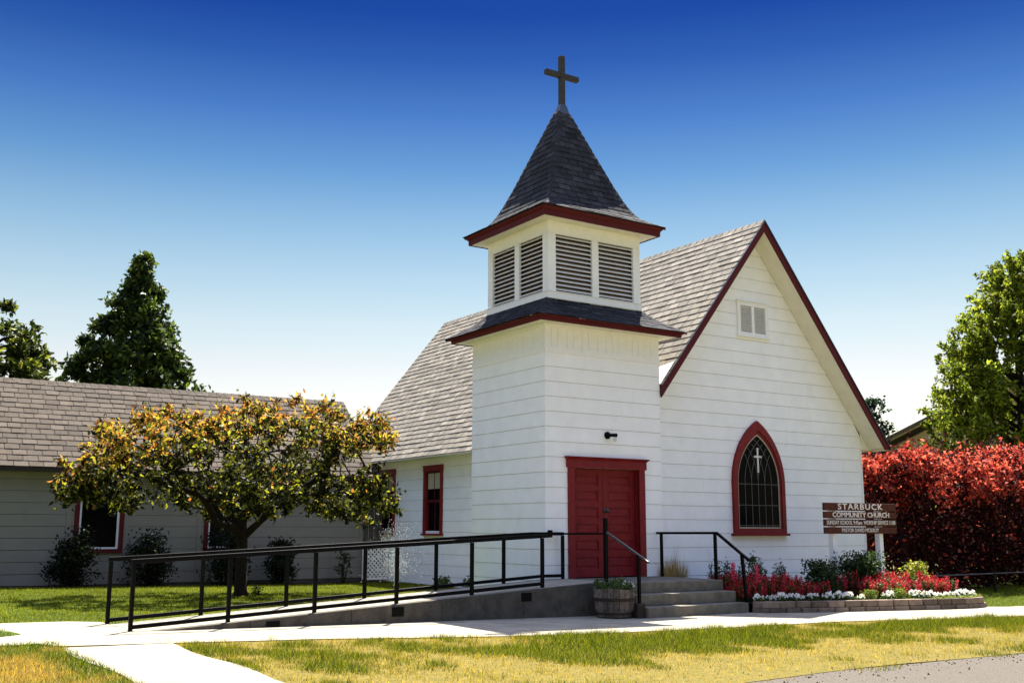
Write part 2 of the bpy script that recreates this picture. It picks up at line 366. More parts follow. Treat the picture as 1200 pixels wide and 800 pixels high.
# ------------------------------------------------------------------ church
W, D, Z1, O1, H1, T1 = 2.6218, 2.4353, 4.828, .3064, .0756, .066
BX, BY, BW, BD, ZB0, ZB1 = .2226, .205, 2.153, 2.042, 5.3733, 6.8017
O2, H2, T2, ZA = .2833, .1517, .0542, 9.4859
F, RX, HW, SL, ZAP, OF, LN, OE, HT = .401, 5.5672, 3.2211, 1.2517, 7.6098, .4523, 12.9858, .4508, .2359
ZZ = ZAP - SL*(HW+OE); ZP = .44; GB = -.12
XL, XR_ = RX-HW, RX+HW
church = empty('church', (RX, F+4, 0), 'white clapboard church with square louvered bell tower, dark red trim and arched window', 'church')
ZF = 4.42   # frieze of vertical boards starts here
mb, gb = MB(), MB(); tr = MB()
DX0, DX1, DZ1 = .60, 2.06, 2.33
door_hole = (DX0, DX1, ZP-.02, DZ1)
for (o, u, n, wd, holes, sd_) in [((0,0,0),(1,0,0),(0,-1,0),W,[door_hole],3), ((0,D,0),(0,-1,0),(-1,0,0),D,[],4), ((W,0,0),(0,1,0),(1,0,0),D,[],5), ((W,D,0),(-1,0,0),(0,1,0),W,[],6)]:
    siding(mb, gb, o, u, n, GB, ZF-.10, .262, lambda z: (0.0, wd), holes, sd_)
    ov, uv, nv = V(o), V(u), V(n)
    # trim board under the frieze
    q = lambda x, z, d: ov+uv*x+V((0,0,z))+nv*d
    xe_ = .012 if n[0] == 0 else -.001; xm_ = 1 if n[0] == 0 else 0
    tr.hexa([q(-xe_,ZF-.10,-.01), q(wd+xe_,ZF-.10,-.01), q(wd+xe_,ZF-.10,.012), q(-xe_,ZF-.10,.012)], [q(-xe_,ZF,-.01), q(wd+xe_,ZF,-.01), q(wd+xe_,ZF,.012), q(-xe_,ZF,.012)])
    x = 0.0; r5 = random.Random(sd_)
    while x < wd-.01:                                # frieze of vertical boards
        x1 = min(wd, x+r5.choice([.14,.14,.16,.2]))
        dd = r5.uniform(.0, .004)
        tr.hexa([q(x+.002,ZF+.001,-.012), q(x1-.002,ZF+.001,-.012), q(x1-.002,ZF+.001,dd), q(x+.002,ZF+.001,dd)], [q(x+.002,Z1,-.012), q(x1-.002,Z1,-.012), q(x1-.002,Z1,dd), q(x+.002,Z1,dd)])
        x = x1
    gb.poly([q(0,ZF,-.009), q(wd,ZF,-.009), q(wd,Z1,-.009), q(0,Z1,-.009)])
    # bed moulding under soffit
    tr.hexa([q(-.014*xm_,Z1-.05,-.005), q(wd+.014*xm_,Z1-.05,-.005), q(wd+.014*xm_,Z1-.05,.0135), q(-.014*xm_,Z1-.05,.0135)], [q(-.05*xm_,Z1-.002-.001*xm_,-.005), q(wd+.05*xm_,Z1-.002-.001*xm_,-.005), q(wd+.05*xm_,Z1-.002-.001*xm_,.0495), q(-.05*xm_,Z1-.002-.001*xm_,.0495)])

# nave walls
hole_louv = (5.17-RX, 5.97-RX, 5.26, 5.88)
LH = lambda z: min(HW, max((ZAP-HT-z)/SL, 0.0))
siding(mb, gb, (RX,F,0), (1,0,0), (0,-1,0), GB, ZAP-HT-.02, .262, lambda z: (max(-LH(z), W-RX-.03) if -LH(z) < W-RX else -LH(z), LH(z)), [hole_louv], 8)
winY = [(7.66,8.62), (10.19,11.15)]; WZ0, WZ1 = 1.13, 2.80
holesL = [(F+LN-b, F+LN-a, WZ0+.09, WZ1-.11) for a, b in winY]
holesL = [(h[0]+.10, h[1]-.10, h[2], h[3]) for h in holesL]
siding(mb, gb, (XL,F+LN,0), (0,-1,0), (-1,0,0), GB, ZZ+.10, .262, lambda z: (0.0, LN-D+F-.02+.0), holesL, 9)
siding(mb, gb, (XR_,F,0), (0,1,0), (1,0,0), GB, ZZ+.10, .262, lambda z: (0.0, LN), [], 10)
siding(mb, gb, (RX,F+LN,0), (-1,0,0), (0,1,0), GB, ZAP-HT-.02, .262, lambda z: (-LH(z), LH(z)), [], 11)
wall = mb.build('wall', M['white'], church); gb.build('wall_joint', M['groove'], wall)
# dark core so that nothing shines through openings
mb = MB(); mb.box((XL+.25,F+.25,GB),(XR_-.25,F+LN-.25,ZZ)); mb.box((.2,.22,GB),(W-.2,D-.2,Z1-.1)); mb.box((RX-.9,F+.3,ZZ+.01),(RX+.9,F+3,6.1)); mb.build('interior', M['dark'], church)
# corner boards of nave, base
for a_, b_ in (((XR_-.03,F-.018,GB),(XR_+.018,F+.08,ZZ-.02)), ((XL-.018,F+LN-.1,GB),(XL+.02,F+LN+.018,ZZ-.02))):
    m_ = MB(); m_.box(a_, b_); m_.build('corner_board', M['trim'], church, bevel=.002)
tr.build('frieze', M['trim'], church, bevel=.002)
# --- eave soffits (tower + belfry) and fascias
def eave_ring(x0, y0, x1, y1, z, o, t, h, sof, fas, crown):
    def ring(mbq, a, b, za, zb, c=None):  # flat ring between offsets a and b
        A = [(x0-a,y0-a),(x1+a,y0-a),(x1+a,y1+a),(x0-a,y1+a)]; B = [(x0-b,y0-b),(x1+b,y0-b),(x1+b,y1+b),(x0-b,y1+b)]
        for k in range(4):
            l = (k+1) % 4
            mbq.poly([(*A[k],za),(*A[l],za),(*B[l],zb),(*B[k],zb)])
    ring(sof, -.03, o-.012, z, z)
    ring(fas, o-.025, o-.025, z+.01, z+h*.5); 
    ring(fas, o-.03, o, z-.012, z-.012); ring(fas, o, o+.004, z-.012, z+h*.55); ring(fas, o+.004, o+t*.5, z+h*.55, z+h*.68)
    ring(fas, o+t*.5, o+t*.95, z+h*.68, z+h*.9); ring(fas, o+t*.95, o+t, z+h*.9, z+h)
    ring(fas, o+t, -.05, z+h, z+h+.004)
for arg in ((0, 0, W, D, Z1, O1, T1, H1), (BX, BY, BX+BW, BY+BD, ZB1, O2, T2, H2)):
    sof, fas = MB(), MB(); eave_ring(*arg, sof, fas, None)
    sof.build('soffit', M['soffit'], church); fas.build('fascia', M['reddark'], church)
# --- tower skirt roof
sk = MB()
def hip_roof(mb_, cx, cy, hx, hy, prof, expo, tw, seed, thick=.012):
    """prof list of (inset from eave as half-width fraction r (of hx), z); hy scaled"""
    pr = [V((r, z, 0)) for r, z in prof]; acc = [0]
    for a, b in zip(pr, pr[1:]): acc.append(acc[-1]+(b-a).length)
    S = acc[-1]
    def rz(s):
        s = min(max(s, 0), S)
        for k in range(len(acc)-1):
            if s <= acc[k+1]+1e-9:
                t = (s-acc[k])/(acc[k+1]-acc[k]); p = pr[k].lerp(pr[k+1], t); return p.x, p.y, k
    for side in range(4):
        ang = side*math.pi/2; dn = V((math.sin(ang), -math.cos(ang), 0)); du = V((math.cos(ang), math.sin(ang), 0))
        ex = (hx-hy) if side % 2 else 0   # keep plan rectangular
        dist = (lambda r: r + (hx-hx if side % 2 == 0 else 0))
        def P(u, s, dn=dn, du=du, side=side):
            r, z, k = rz(s); d = r + ((hy-hx) if side % 2 == 0 else 0); return V((cx, cy, z)) + dn*d + du*u
        def Nf(s, dn=dn):
            r, z, k = rz(s); t = (pr[k+1]-pr[k]).normalized(); return (dn*t.y + V((0,0,-t.x))).normalized()
        def ur(s, side=side):
            r, z, k = rz(s); h = r + ((hy-hx) if side % 2 else 0); h = max(h, .0); return (-h, h)
        shingles(mb_, P, Nf, S, expo, tw, ur, seed+side, thick, .75)
        # hip caps on this side's right hip
        for k in range(len(pr)-1):
            (r0, z0), (r1, z1) = (pr[k].x, pr[k].y), (pr[k+1].x, pr[k+1].y)
            t = (pr[k+1]-pr[k]).normalized(); n1 = (dn*t.y + V((0,0,-t.x))).normalized(); n2 = (du*t.y + V((0,0,-t.x))).normalized()
            def C(r, z): 
                a = r + ((hy-hx) if side % 2 == 0 else 0); b = r + ((hy-hx) if side % 2 else 0)
                return V((cx,cy,z)) + dn*a + du*b
            caps(mb_, C(r0,z0), C(r1,z1), n1, n2, .11, .15, seed+side+k, .018)
TX, TY = W/2, D/2; e = O1+T1+.02
hip_roof(sk, BX+BW/2, BY+BD/2, W/2+e, D/2+e, [(W/2+e, Z1+H1+.006), (BW/2+.25, 5.13), (BW/2-.02, ZB0+.02)], .125, .26, 30)
sk.build('skirt_roof', M['shingle_shade'], church)
# --- belfry
bf, lv, dk = MB(), [], MB()
cw, mw, lz0, lz1 = .17, .152, 5.50, 6.565
bcx, bcy = BX+BW/2, BY+BD/2
belfry = MB()
for side in range(4):
    ang = side*math.pi/2; dn = V((math.sin(ang), -math.cos(ang), 0)); du = V((math.cos(ang), math.sin(ang), 0))
    half = (BW if side % 2 == 0 else BD)/2; dist = (BD if side % 2 == 0 else BW)/2
    c = V((bcx, bcy, 0)); q = lambda u, z, d: c + dn*(dist+d) + du*u + V((0,0,z))
    def slab(u0, u1, z0, z1, d0, d1): belfry.hexa([q(u0,z0,d0), q(u1,z0,d0), q(u1,z0,d1), q(u0,z0,d1)], [q(u0,z1,d0), q(u1,z1,d0), q(u1,z1,d1), q(u0,z1,d1)])
    slab(-half, half-.05, lz1, ZB1, -.05, 0)               # head board
    slab(-half, half-.05, 5.2, lz0-.024, -.05, 0)
    slab(-half-.016, half+.016, ZB0-.02, ZB0+.10, -.02, .018)   # base board
    slab(-half-.022, half+.022, ZB0+.101, ZB0+.118, -.02, .026)
    slab(-half, -half+cw, lz0-.022, lz1-.002, -.05, .004); slab(half-cw, half-.052, lz0-.022, lz1-.002, -.05, .004)
    slab(-mw/2, mw/2, lz0-.022, lz1-.002, -.05, .002)
    for s_ in (-1, 1):
        u0, u1 = (-half+cw, -mw/2) if s_ < 0 else (mw/2, half-cw)
        L = MB(); n = 13; st = (lz1-lz0)/n
        for k in range(n):
            z = lz0 + st*(k+.25)
            L.hexa([q(u0+.002,z,-.004), q(u1-.002,z,-.004), q(u1-.002,z+.014,-.004), q(u0+.002,z+.014,-.004)], [q(u0+.002,z+.055,-.085), q(u1-.002,z+.055,-.085), q(u1-.002,z+.068,-.085), q(u0+.002,z+.068,-.085)])
        lv.append((L, 'louver'))
    slab2 = [q(-half+.1,lz0,-.12), q(half-.1,lz0,-.12), q(half-.1,lz1,-.12), q(-half+.1,lz1,-.12)]; dk.poly(slab2)
bo = belfry.build('belfry', M['trim'], church, bevel=.003)
for L, nm in lv: L.build(nm, M['louver'], bo)
dk.build('belfry_lining', M['rust'], bo)
# --- spire
sp = MB(); eb = O2+T2+.02; s0 = BW/2+eb
hip_roof(sp, bcx, bcy, BW/2+eb, BD/2+eb, [(s0, ZB1+H2+.008), (1.25, 7.055), (1.08, 7.165), (.96, 7.33), (.85, 7.56), (.72, 7.87), (.44, 8.61), (.125, 9.44)], .135, .26, 50, .014)
sp.build('spire', M['shingle_shade'], church)
cb = MB(); cb.hexa([(bcx+sx*.14, bcy+sy*.10, 9.36) for sx, sy in ((-1,-1),(1,-1),(1,1),(-1,1))], [(bcx+sx*.065, bcy+sy*.06, 9.60) for sx, sy in ((-1,-1),(1,-1),(1,1),(-1,1))]); 
cbo = cb.build('cross_base', M['flash'], church, bevel=.004)
cr_ = MB(); cr_.box((bcx-.052,bcy-.052,9.58),(bcx+.052,bcy+.052,10.64)); cr_.box((bcx-.40,bcy-.050,10.175),(bcx-.0525,bcy+.050,10.275)); cr_.box((bcx+.0525,bcy-.050,10.175),(bcx+.40,bcy+.050,10.275))
cr_.build('cross', M['cross'], church, bevel=.006)

# --- nave roof
YF, YB = F-OF, F+LN
nl = V((-SL,0,1)).normalized(); nr = V((SL,0,1)).normalized(); SLEN = (HW+OE)*math.sqrt(1+SL*SL)
rf = MB()
def left_range(s):
    x = RX-HW-OE + s/math.sqrt(1+SL*SL)
    return (-(YB), -(D-.02) if x < W else -YF)
PL = lambda u, s: V((RX-HW-OE + s/math.sqrt(1+SL*SL), -u, ZZ + s*SL/math.sqrt(1+SL*SL)))
def left_split(s_lo): pass
sW = (W+.01-(RX-HW-OE))*math.sqrt(1+SL*SL)
# lower part starts behind the tower, upper part runs to the front rake
shingles(rf, PL, lambda s: nl, sW, .18, .29, lambda s: (-YB, -(D-.02)), 70, .016)
PL2 = lambda u, s: PL(u, s+sW)
shingles(rf, PL2, lambda s: nl, SLEN-sW, .18, .29, lambda s: (-YB, -YF), 71, .016)
PR = lambda u, s: V((RX+HW+OE - s/math.sqrt(1+SL*SL), u, ZZ + s*SL/math.sqrt(1+SL*SL)))
shingles(rf, PR, lambda s: nr, SLEN, .18, .29, lambda s: (YF, YB), 72, .016)
caps(rf, (RX,YF,ZAP), (RX,YB,ZAP), nl, nr, .14, .2, 5, .025)
roof = rf.build('roof', M['shingle'], church)
# deck / rake soffit / rake boards
dkm, sf2 = MB(), MB(); rks = [MB(), MB()]
zr = lambda x, off: ZAP - SL*abs(x-RX) - off
for sgn in (-1, 1):
    xe = RX + sgn*(HW+OE)
    xs = W+.004 if sgn < 0 else xe
    for (ya, yb_, k) in ((YF, YF+.028, 0), (YB-.028, YB, 1)):
        x_end = xs if k == 0 else xe
        if sgn < 0 and k == 0:
            pts = [(RX, zr(RX,.022)), (x_end, zr(x_end,.022)), (x_end, zr(x_end,HT)), (RX, zr(RX,HT))]
        else:
            xb = RX+sgn*((ZAP-HT-ZZ)/SL)
            pts = [(RX, zr(RX,.022)), (xe, zr(xe,.022)), (xe, ZZ-.03), (xb+sgn*.02, ZZ-.03), (RX, zr(RX,HT))]
        ptsA = [(x, ya, z) for x, z in pts]; ptsB = [(x, yb_, z) for x, z in pts]
        rks[k].hexa(ptsA, ptsB)
        # sloping soffit between rake board and wall
        y0, y1 = (yb_, F) if k == 0 else (F+LN, ya)
        xb = RX+sgn*((ZAP-HT-ZZ)/SL)
        x_low = x_end if (sgn < 0 and k == 0) else xb
        hh = .012
        sf2.poly([(RX,y0,zr(RX,HT-hh)), (x_low,y0,zr(x_low,HT-hh)), (x_low,y1,zr(x_low,HT-hh)), (RX,y1,zr(RX,HT-hh))])
        if not (sgn < 0 and k == 0):
            xw = RX+sgn*HW
            sf2.poly([(x_low,y0,zr(x_low,HT-hh)), (xe,y0,ZZ-.012), (xe,y1,ZZ-.012), (x_low,y1,zr(x_low,HT-hh))])
    if sgn > 0:
        for yy in (F-.012, F+LN+.012):
            a_ = (RX+HW-.002, yy, ZAP-HT-SL*HW+.06); b_ = (RX+HW-.002, yy, ZZ-.014); c_ = (RX+HW+OE-.03, yy, ZZ-.014); d_ = (RX+HW+OE-.03, yy, zr(RX+HW+OE-.03,.06))
            sf2.hexa([a_, b_, c_, d_], [(p[0], p[1]+.008, p[2]) for p in (a_, b_, c_, d_)])
    # level eave soffit and eave board along the side
    ys = D if sgn < 0 else YF+.028
    xw = RX+sgn*(HW-.03)
    sf2.poly([(xw,max(ys,F) if sgn > 0 else ys,ZZ-.015), (xe-sgn*.02,max(ys,F) if sgn > 0 else ys,ZZ-.015), (xe-sgn*.02,YB-.03,ZZ-.015), (xw,YB-.03,ZZ-.015)])
    sf2.box((xe-sgn*.022,ys+.002,ZZ-.035),(xe-sgn*.002,YB-.03,ZZ-.006))
    # roof deck underside so light cannot leak in
    dkm.poly([(RX,max(YF,YF),zr(RX,.03)), (W+.004 if sgn < 0 else xe, YF+.004, zr(W if sgn < 0 else xe,.03)), (W+.004 if sgn < 0 else xe, D, zr(W if sgn < 0 else xe,.03)), (RX,D,zr(RX,.03))])
    dkm.poly([(RX,D,zr(RX,.03)), (xe,D,zr(xe,.03)), (xe,YB,zr(xe,.03)), (RX,YB,zr(RX,.03))])
for rk in rks: rk.build('rake_board', M['reddark'], church)
sf2.build('soffit', M['soffit'], church); dkm.build('roof_deck', M['dark'], roof)
# drip edge seen along the gable rakes
de = MB()
for sgn in (-1, 1):
    x1 = W+.004 if sgn < 0 else RX+HW+OE
    de.bar((RX,YF-.008,ZAP-.006), (x1,YF-.008,zr(x1,.006)), .016, .034, (0,1,0))
de.build('drip_edge', M['flash'], church)
# white flashing panel where the roof meets the tower
fl = MB(); xa, xb = W+.006, 2.98
fl.hexa([(xa,YF+.03,zr(xa,-.022)), (xb,YF+.03,zr(xb,-.022)), (xb-.10,F+.45,zr(xb-.10,-.022)), (xa,F+.60,zr(xa,-.022))], [(xa,YF+.03,zr(xa,-.034)), (xb,YF+.03,zr(xb,-.034)), (xb-.10,F+.45,zr(xb-.10,-.034)), (xa,F+.60,zr(xa,-.034))])
fl.build('flashing', M['trim'], church)

# --- gable louver window
gw = MB(); x0, x1, z0, z1 = 5.12, 6.02, 5.21, 5.93; yw = F-.004
gw.box((x0,yw-.028,z0),(x0+.09,yw+.05,z1)); gw.box((x1-.09,yw-.028,z0),(x1,yw+.05,z1)); gw.box((x0+.091,yw-.028,z1-.085),(x1-.091,yw+.05,z1)); gw.box((x0+.091,yw-.028,z0),(x1-.091,yw+.05,z0+.07))
gw.box(((x0+x1)/2-.04,yw-.026,z0+.071),((x0+x1)/2+.04,yw+.05,z1-.086)); gw.box((x0-.03,yw-.05,z0-.03),(x1+.03,yw+.0,z0-.001)); gw.box((x0-.03,yw-.05,z1+.001),(x1+.03,yw+.0,z1+.022))
gwo = gw.build('gable_vent', M['trim'], church, bevel=.003)
for a, b in ((x0+.09,(x0+x1)/2-.04), ((x0+x1)/2+.04,x1-.09)):
    L = MB(); n = 13
    for k in range(n):
        z = z0+.075+k*(z1-z0-.17)/n
        L.hexa([(a,yw-.012,z),(b,yw-.012,z),(b,yw-.012,z+.012),(a,yw-.012,z+.012)], [(a,yw+.03,z+.03),(b,yw+.03,z+.03),(b,yw+.03,z+.042),(a,yw+.03,z+.042)])
    L.box((a,yw+.034,z0+.06),(b,yw+.045,z1-.08))
    L.build('louver', M['louver'], gwo)

# --- gothic window
wx, wz0 = RX-.03, 1.19; A_ = .735; rise = 1.27; zsp = 3.455-rise
def arch(a, zb, zs, rs, n=14):
    Rr = (a*a+rs*rs)/(2*a); pts = [(-a, zb), (-a, zs)]
    t_end = math.acos((Rr-a)/Rr)
    for k in range(1, n+1):
        t = t_end*k/n; pts.append((-a + Rr - Rr*math.cos(t), zs + Rr*math.sin(t)))
    return pts + [(-x, z) for x, z in pts[-2::-1]]
def arch_frame(mb_, o_, i_, y0, y1):
    n = len(o_)
    f = lambda p, y: (wx+p[0], y, p[1])
    for k in range(n-1):
        mb_.hexa([f(o_[k],y1), f(o_[k+1],y1), f(i_[k+1],y1), f(i_[k],y1)], [f(o_[k],y0), f(o_[k+1],y0), f(i_[k+1],y0), f(i_[k],y0)])
yw = F-.006
outer = arch(A_, wz0, zsp, rise); inner = arch(A_-.10, wz0, zsp, rise-.19); in2 = arch(A_-.145, wz0, zsp, rise-.275); in3 = arch(A_-.162, wz0, zsp, rise-.305)
fr = MB(); arch_frame(fr, outer, inner, yw-.06, yw+.01); arch_frame(fr, inner, in2, yw-.038, yw+.01)
fr.box((wx-A_+.101,yw-.055,wz0),(wx+A_-.101,yw+.01,wz0+.10)); fr.box((wx-A_-.05,yw-.10,wz0-.045),(wx+A_+.05,yw+.01,wz0-.001))
awin = fr.build('arched_window', M['red'], church)
sx_ = MB(); arch_frame(sx_, in2, in3, yw-.030, yw); sx_.box((wx-A_+.163,yw-.030,wz0+.102),(wx+A_-.163,yw,wz0+.125)); sx_.build('storm_frame', M['cream'], awin)
gl = MB(); gl.poly([(wx+x, yw-.010, max(z, wz0+.05)) for x, z in in2]); gl.build('pane', M['glass'], awin)
ld = MB(); ai = A_-.165; zi = zsp; ri = rise-.31; yl = yw-.014
RrI = (ai*ai+ri*ri)/(2*ai)
def inside(x, z):
    if abs(x) > ai: return False
    if z <= zi: return True
    return math.hypot(abs(x) - (ai-RrI), z-zi) <= RrI
for fx in (-.66, -.33, 0, .33, .66):
    x = fx*ai; z = wz0+.12; zt = zi + (.25 if abs(fx) < .1 else 0)
    ld.bar((wx+x,yl,z), (wx+x,yl,zi+.02 if abs(fx) > .1 else zi+.25), .011, .010, (0,1,0))
for sgn in (-1, 1):                                   # intersecting tracery
    for off in (.34, .67, 1.0, 1.33):
        last = None
        for k in range(25):
            t = k/24*1.15; x = sgn*(-ai + off*ai*1.0 + RrI - RrI*math.cos(t)) ; z = zi + RrI*math.sin(t)
            if inside(x, z):
                p = (wx+x, yl-.0006*sgn, z)
                if last: ld.bar(last, p, .010, .010, (0,1,0))
                last = p
            else: last = None
for z in (wz0+.16, wz0+.56, wz0+.98): ld.bar((wx-ai,yl-.002,z), (wx+ai,yl-.002,z), .012, .010, (0,1,0))
ld.build('lead_came', M['lead'], awin)
cx_ = MB(); cx_.box((wx-.02,yl-.018,zi+.22),(wx+.022,yl-.008,zi+.72)); cx_.box((wx-.105,yl-.018,zi+.52),(wx-.021,yl-.008,zi+.56)); cx_.box((wx+.023,yl-.018,zi+.52),(wx+.107,yl-.008,zi+.56))
cx_.build('window_cross', M['letter'], awin)

# --- double-hung windows on the side wall
for (ya, yb_) in winY:
    f = MB(); xo = XL-.006
    f.box((xo-.035,ya,WZ0+.03),(xo+.1,ya+.105,WZ1-.121)); f.box((xo-.035,yb_-.105,WZ0+.03),(xo+.1,yb_,WZ1-.121)); f.box((xo-.038,ya-.01,WZ1-.12),(xo+.1,yb_+.01,WZ1)); f.box((xo-.06,ya-.02,WZ1+.001),(xo+.02,yb_+.02,WZ1+.025)); f.box((xo-.07,ya-.03,WZ0-.02),(xo+.1,yb_+.03,WZ0+.029))
    wo = f.build('window', M['red'], church, bevel=.003)
    y0, y1 = ya+.106, yb_-.106; zm = (WZ0+WZ1)/2-.02
    s_ = MB()
    for (za, zb, xx) in ((WZ0+.03, zm, xo+.045), (zm-.02, WZ1-.121, xo+.02)):
        s_.box((xx,y0,za),(xx+.03,y0+.045,zb)); s_.box((xx,y1-.045,za),(xx+.03,y1,zb)); s_.box((xx,y0+.046,za),(xx+.03,y1-.046,za+.05)); s_.box((xx,y0+.046,zb-.045),(xx+.03,y1-.046,zb)); s_.box((xx+.004,(y0+y1)/2-.014,za+.051),(xx+.026,(y0+y1)/2+.014,zb-.046))
    s_.build('sash', M['reddark'], wo)
    p = MB(); p.poly([(xo+.062,y0,WZ0),(xo+.062,y1,WZ0),(xo+.062,y1,zm),(xo+.062,y0,zm)]); p.poly([(xo+.038,y0,zm),(xo+.038,y1,zm),(xo+.038,y1,WZ1-.12),(xo+.038,y0,WZ1-.12)]); p.build('pane', M['glass'], wo)
    c = MB(); c.box((xo+.030,y0+.05,zm+.30),(xo+.036,y1-.05,WZ1-.17)); c.build('shade', M['cream'], wo)

# --- front doors
dr = MB(); y = -.004
X0, X1 = DX0-.135, DX1+.135
dr.box((X0,y-.03,ZP),(DX0,.13,DZ1)); dr.box((DX1,y-.03,ZP),(X1,.13,DZ1)); dr.box((X0-.03,y-.045,DZ1+.001),(X1+.03,.13,DZ1+.135))
dr.hexa([(X0-.03,y-.0,DZ1+.136),(X1+.03,y-.0,DZ1+.136),(X1+.03,y-.047,DZ1+.136),(X0-.03,y-.047,DZ1+.136)][::-1], [(X0-.075,y-.0,DZ1+.19),(X1+.075,y-.0,DZ1+.19),(X1+.075,y-.10,DZ1+.19),(X0-.075,y-.10,DZ1+.19)][::-1])
dfr = dr.build('door_frame', M['red'], church)
xm = (DX0+DX1)/2
for i, (a, b) in enumerate(((DX0+.004, xm-.003), (xm+.003, DX1-.004))):
    d = MB(); yy = .118
    d.box((a,yy+.02,ZP+.01),(b,yy+.045,DZ1-.004))
    sw = .105; d.box((a,yy,ZP+.01),(a+sw,yy+.0195,DZ1-.004)); d.box((b-sw,yy,ZP+.01),(b,yy+.0195,DZ1-.004))
    n = 6; H = DZ1-ZP-.014; rh = .10; ph = (H-(n+1)*rh-.05)/n; z = ZP+.01
    for k in range(n+1):
        hh = rh+.05 if k == 0 else rh
        d.box((a+sw+.0005,yy,z),(b-sw-.0005,yy+.0195,z+hh)); 
        if k < n:
            z2 = z+hh; d.hexa([(a+sw+.03,yy+.0195,z2+.03),(b-sw-.03,yy+.0195,z2+.03),(b-sw-.03,yy+.0195,z2+ph-.03),(a+sw+.03,yy+.0195,z2+ph-.03)], [(a+sw+.045,yy+.010,z2+.045),(b-sw-.045,yy+.010,z2+.045),(b-sw-.045,yy+.010,z2+ph-.045),(a+sw+.045,yy+.010,z2+ph-.045)])
        z += hh+ph
    do = d.build('door', M['red'], church, bevel=.003)
    if i == 1:
        kb = MB(); kb.tube([(a+.05,yy-.001,1.60),(a+.05,yy-.012,1.60),(a+.05,yy-.014,1.60),(a+.05,yy-.05,1.60),(a+.05,yy-.055,1.60),(a+.05,yy-.075,1.60),(a+.05,yy-.088,1.60)], [.045,.045,.016,.016,.032,.038,.018], 14); kb.build('door_knob', M['steel'], do, smooth=True)
# --- light above door, tap on wall
pl = MB(); lx, lz = 1.35, 2.925
pl.tube([(lx,-.001,lz),(lx,-.03,lz),(lx,-.05,lz)], [.065,.065,.045], 18); pl.tube([(lx,-.05,lz),(lx+.03,-.11,lz+.0),(lx+.12,-.13,lz-.002)], [.028,.03,.036], 12)
plo = pl.build('porch_light', M['black'], church, smooth=False)
bl = MB(); bl.lathe((lx+.085,-.125,lz-.115), [(.001,0),(.025,.01),(.032,.035),(.026,.06),(.016,.085)], 14); bl.build('bulb', M['bulb'], plo, smooth=True)
tp = MB(); tp.tube([(5.29,F-.008,.685),(5.29,F-.03,.685)], [.06,.055], 16); tp.tube([(5.29,F-.03,.685),(5.29,F-.09,.685),(5.29,F-.12,.64)], [.018,.02,.016], 10); tp.tube([(5.29,F-.09,.70),(5.29,F-.09,.74)], [.03,.03], 10); tp.build('wall_tap', M['steel'], church)

# ------------------------------------------------------------------ steps and ramp
st = empty('concrete_steps', (1.4,-1.2,-.07), 'three weathered concrete steps rising to the red double doors', 'steps')
SX0, SX1 = .36, 2.50
def step(z0, z1, yfr, nm, yb=-.0):
    m_ = MB(); m_.box((SX0,yfr,z0),(SX1,yb-.012,z1)); o = m_.build(nm, M['step'], st, bevel=.012); return o
step(-.10, .098, -2.20, 'step', -.012); step(.0985, .272, -1.915, 'step', -.012); step(.2725, ZP, -1.63, 'landing', -.0)
rp = empty('access_ramp', (-3.4,-.7,0), 'long sloping concrete access ramp running left from the church door', 'ramp')
ry0, ry1 = -1.41, -.012
m_ = MB()
zr_ = lambda x: .035+(ZP-.035)*min(1, max(0, (x+7.0)/6.85))
xs = [-7.0, -5.6, -4.2, -2.8, -1.4, -.15, SX0-.003]
for a, b in zip(xs, xs[1:]):
    g = .003 if a > -7 else 0
    m_.hexa([(a+g,ry0,gz(a)-.08),(b,ry0,gz(b)-.08),(b,ry1,gz(b)-.08),(a+g,ry1,gz(a)-.08)], [(a+g,ry0,zr_(a)),(b,ry0,zr_(b)),(b,ry1,zr_(b)),(a+g,ry1,zr_(a))])
m_.build('ramp_slab', M['concrete'], rp, bevel=.008)
m_ = MB()
for a, b in zip(xs, xs[1:]): m_.poly([(a,ry0+.02,zr_(a)+.004),(b,ry0+.02,zr_(b)+.004),(b,ry1-.02,zr_(b)+.004),(a,ry1-.02,zr_(a)+.004)])
m_.build('ramp_surface', M['walk'], rp)

# ------------------------------------------------------------------ railings
zt = lambda x: .875 + (1.195-.875)*min(1, max(0, (x+7.06)/6.7))
zb = lambda x: zr_(x)+.062
def railing(name, y, posts, label, xe, brk=()):
    o = empty(name, (posts[0],y,zr_(posts[0])), label, 'railing')
    m1, m2 = MB(), MB()
    xs = [posts[0]-.035, -.36, xe] if xe > -.36 else [posts[0]-.035, xe]
    for a, b in zip(xs, xs[1:]): m1.bar((a,y,zt(a)), (b,y,zt(b)), .05, .055)
    m1.build('top_rail', M['black'], o, bevel=.004)
    xs = [posts[0], -.15, posts[-1]] if posts[-1] > -.15 else [posts[0], posts[-1]]
    for a, b in zip(xs, xs[1:]): m2.bar((a,y,zb(a)), (b,y,zb(b)), .04, .05)
    m2.build('bottom_rail', M['black'], o, bevel=.004)
    for x in posts:
        p = MB(); p.bar((x,y,zr_(x)-.02), (x,y,zt(x)-.03), .048); p.build('post', M['black'], o, bevel=.003)
    for x in brk:
        p = MB(); p.box((x-.09,y-.12,zr_(x)-.16),(x+.09,y-.105,zr_(x)-.035)); p.box((x-.03,y-.106,zr_(x)-.10),(x+.03,y+.02,zr_(x)-.05)); p.build('bracket', M['black'], o)
    return o
ro = railing('ramp_railing', -1.30, [-7.06,-5.86,-4.69,-3.47,-2.24,-.98], 'black metal railing along the near edge of the concrete ramp', -.80, (-5.3,-3.5,-1.35))
pk = MB(); pk.box((-.86,-1.325,zt(-.83)+.02),(-.80,-1.275,zt(-.83)+.085)); pk.build('end_cap', M['black'], ro)
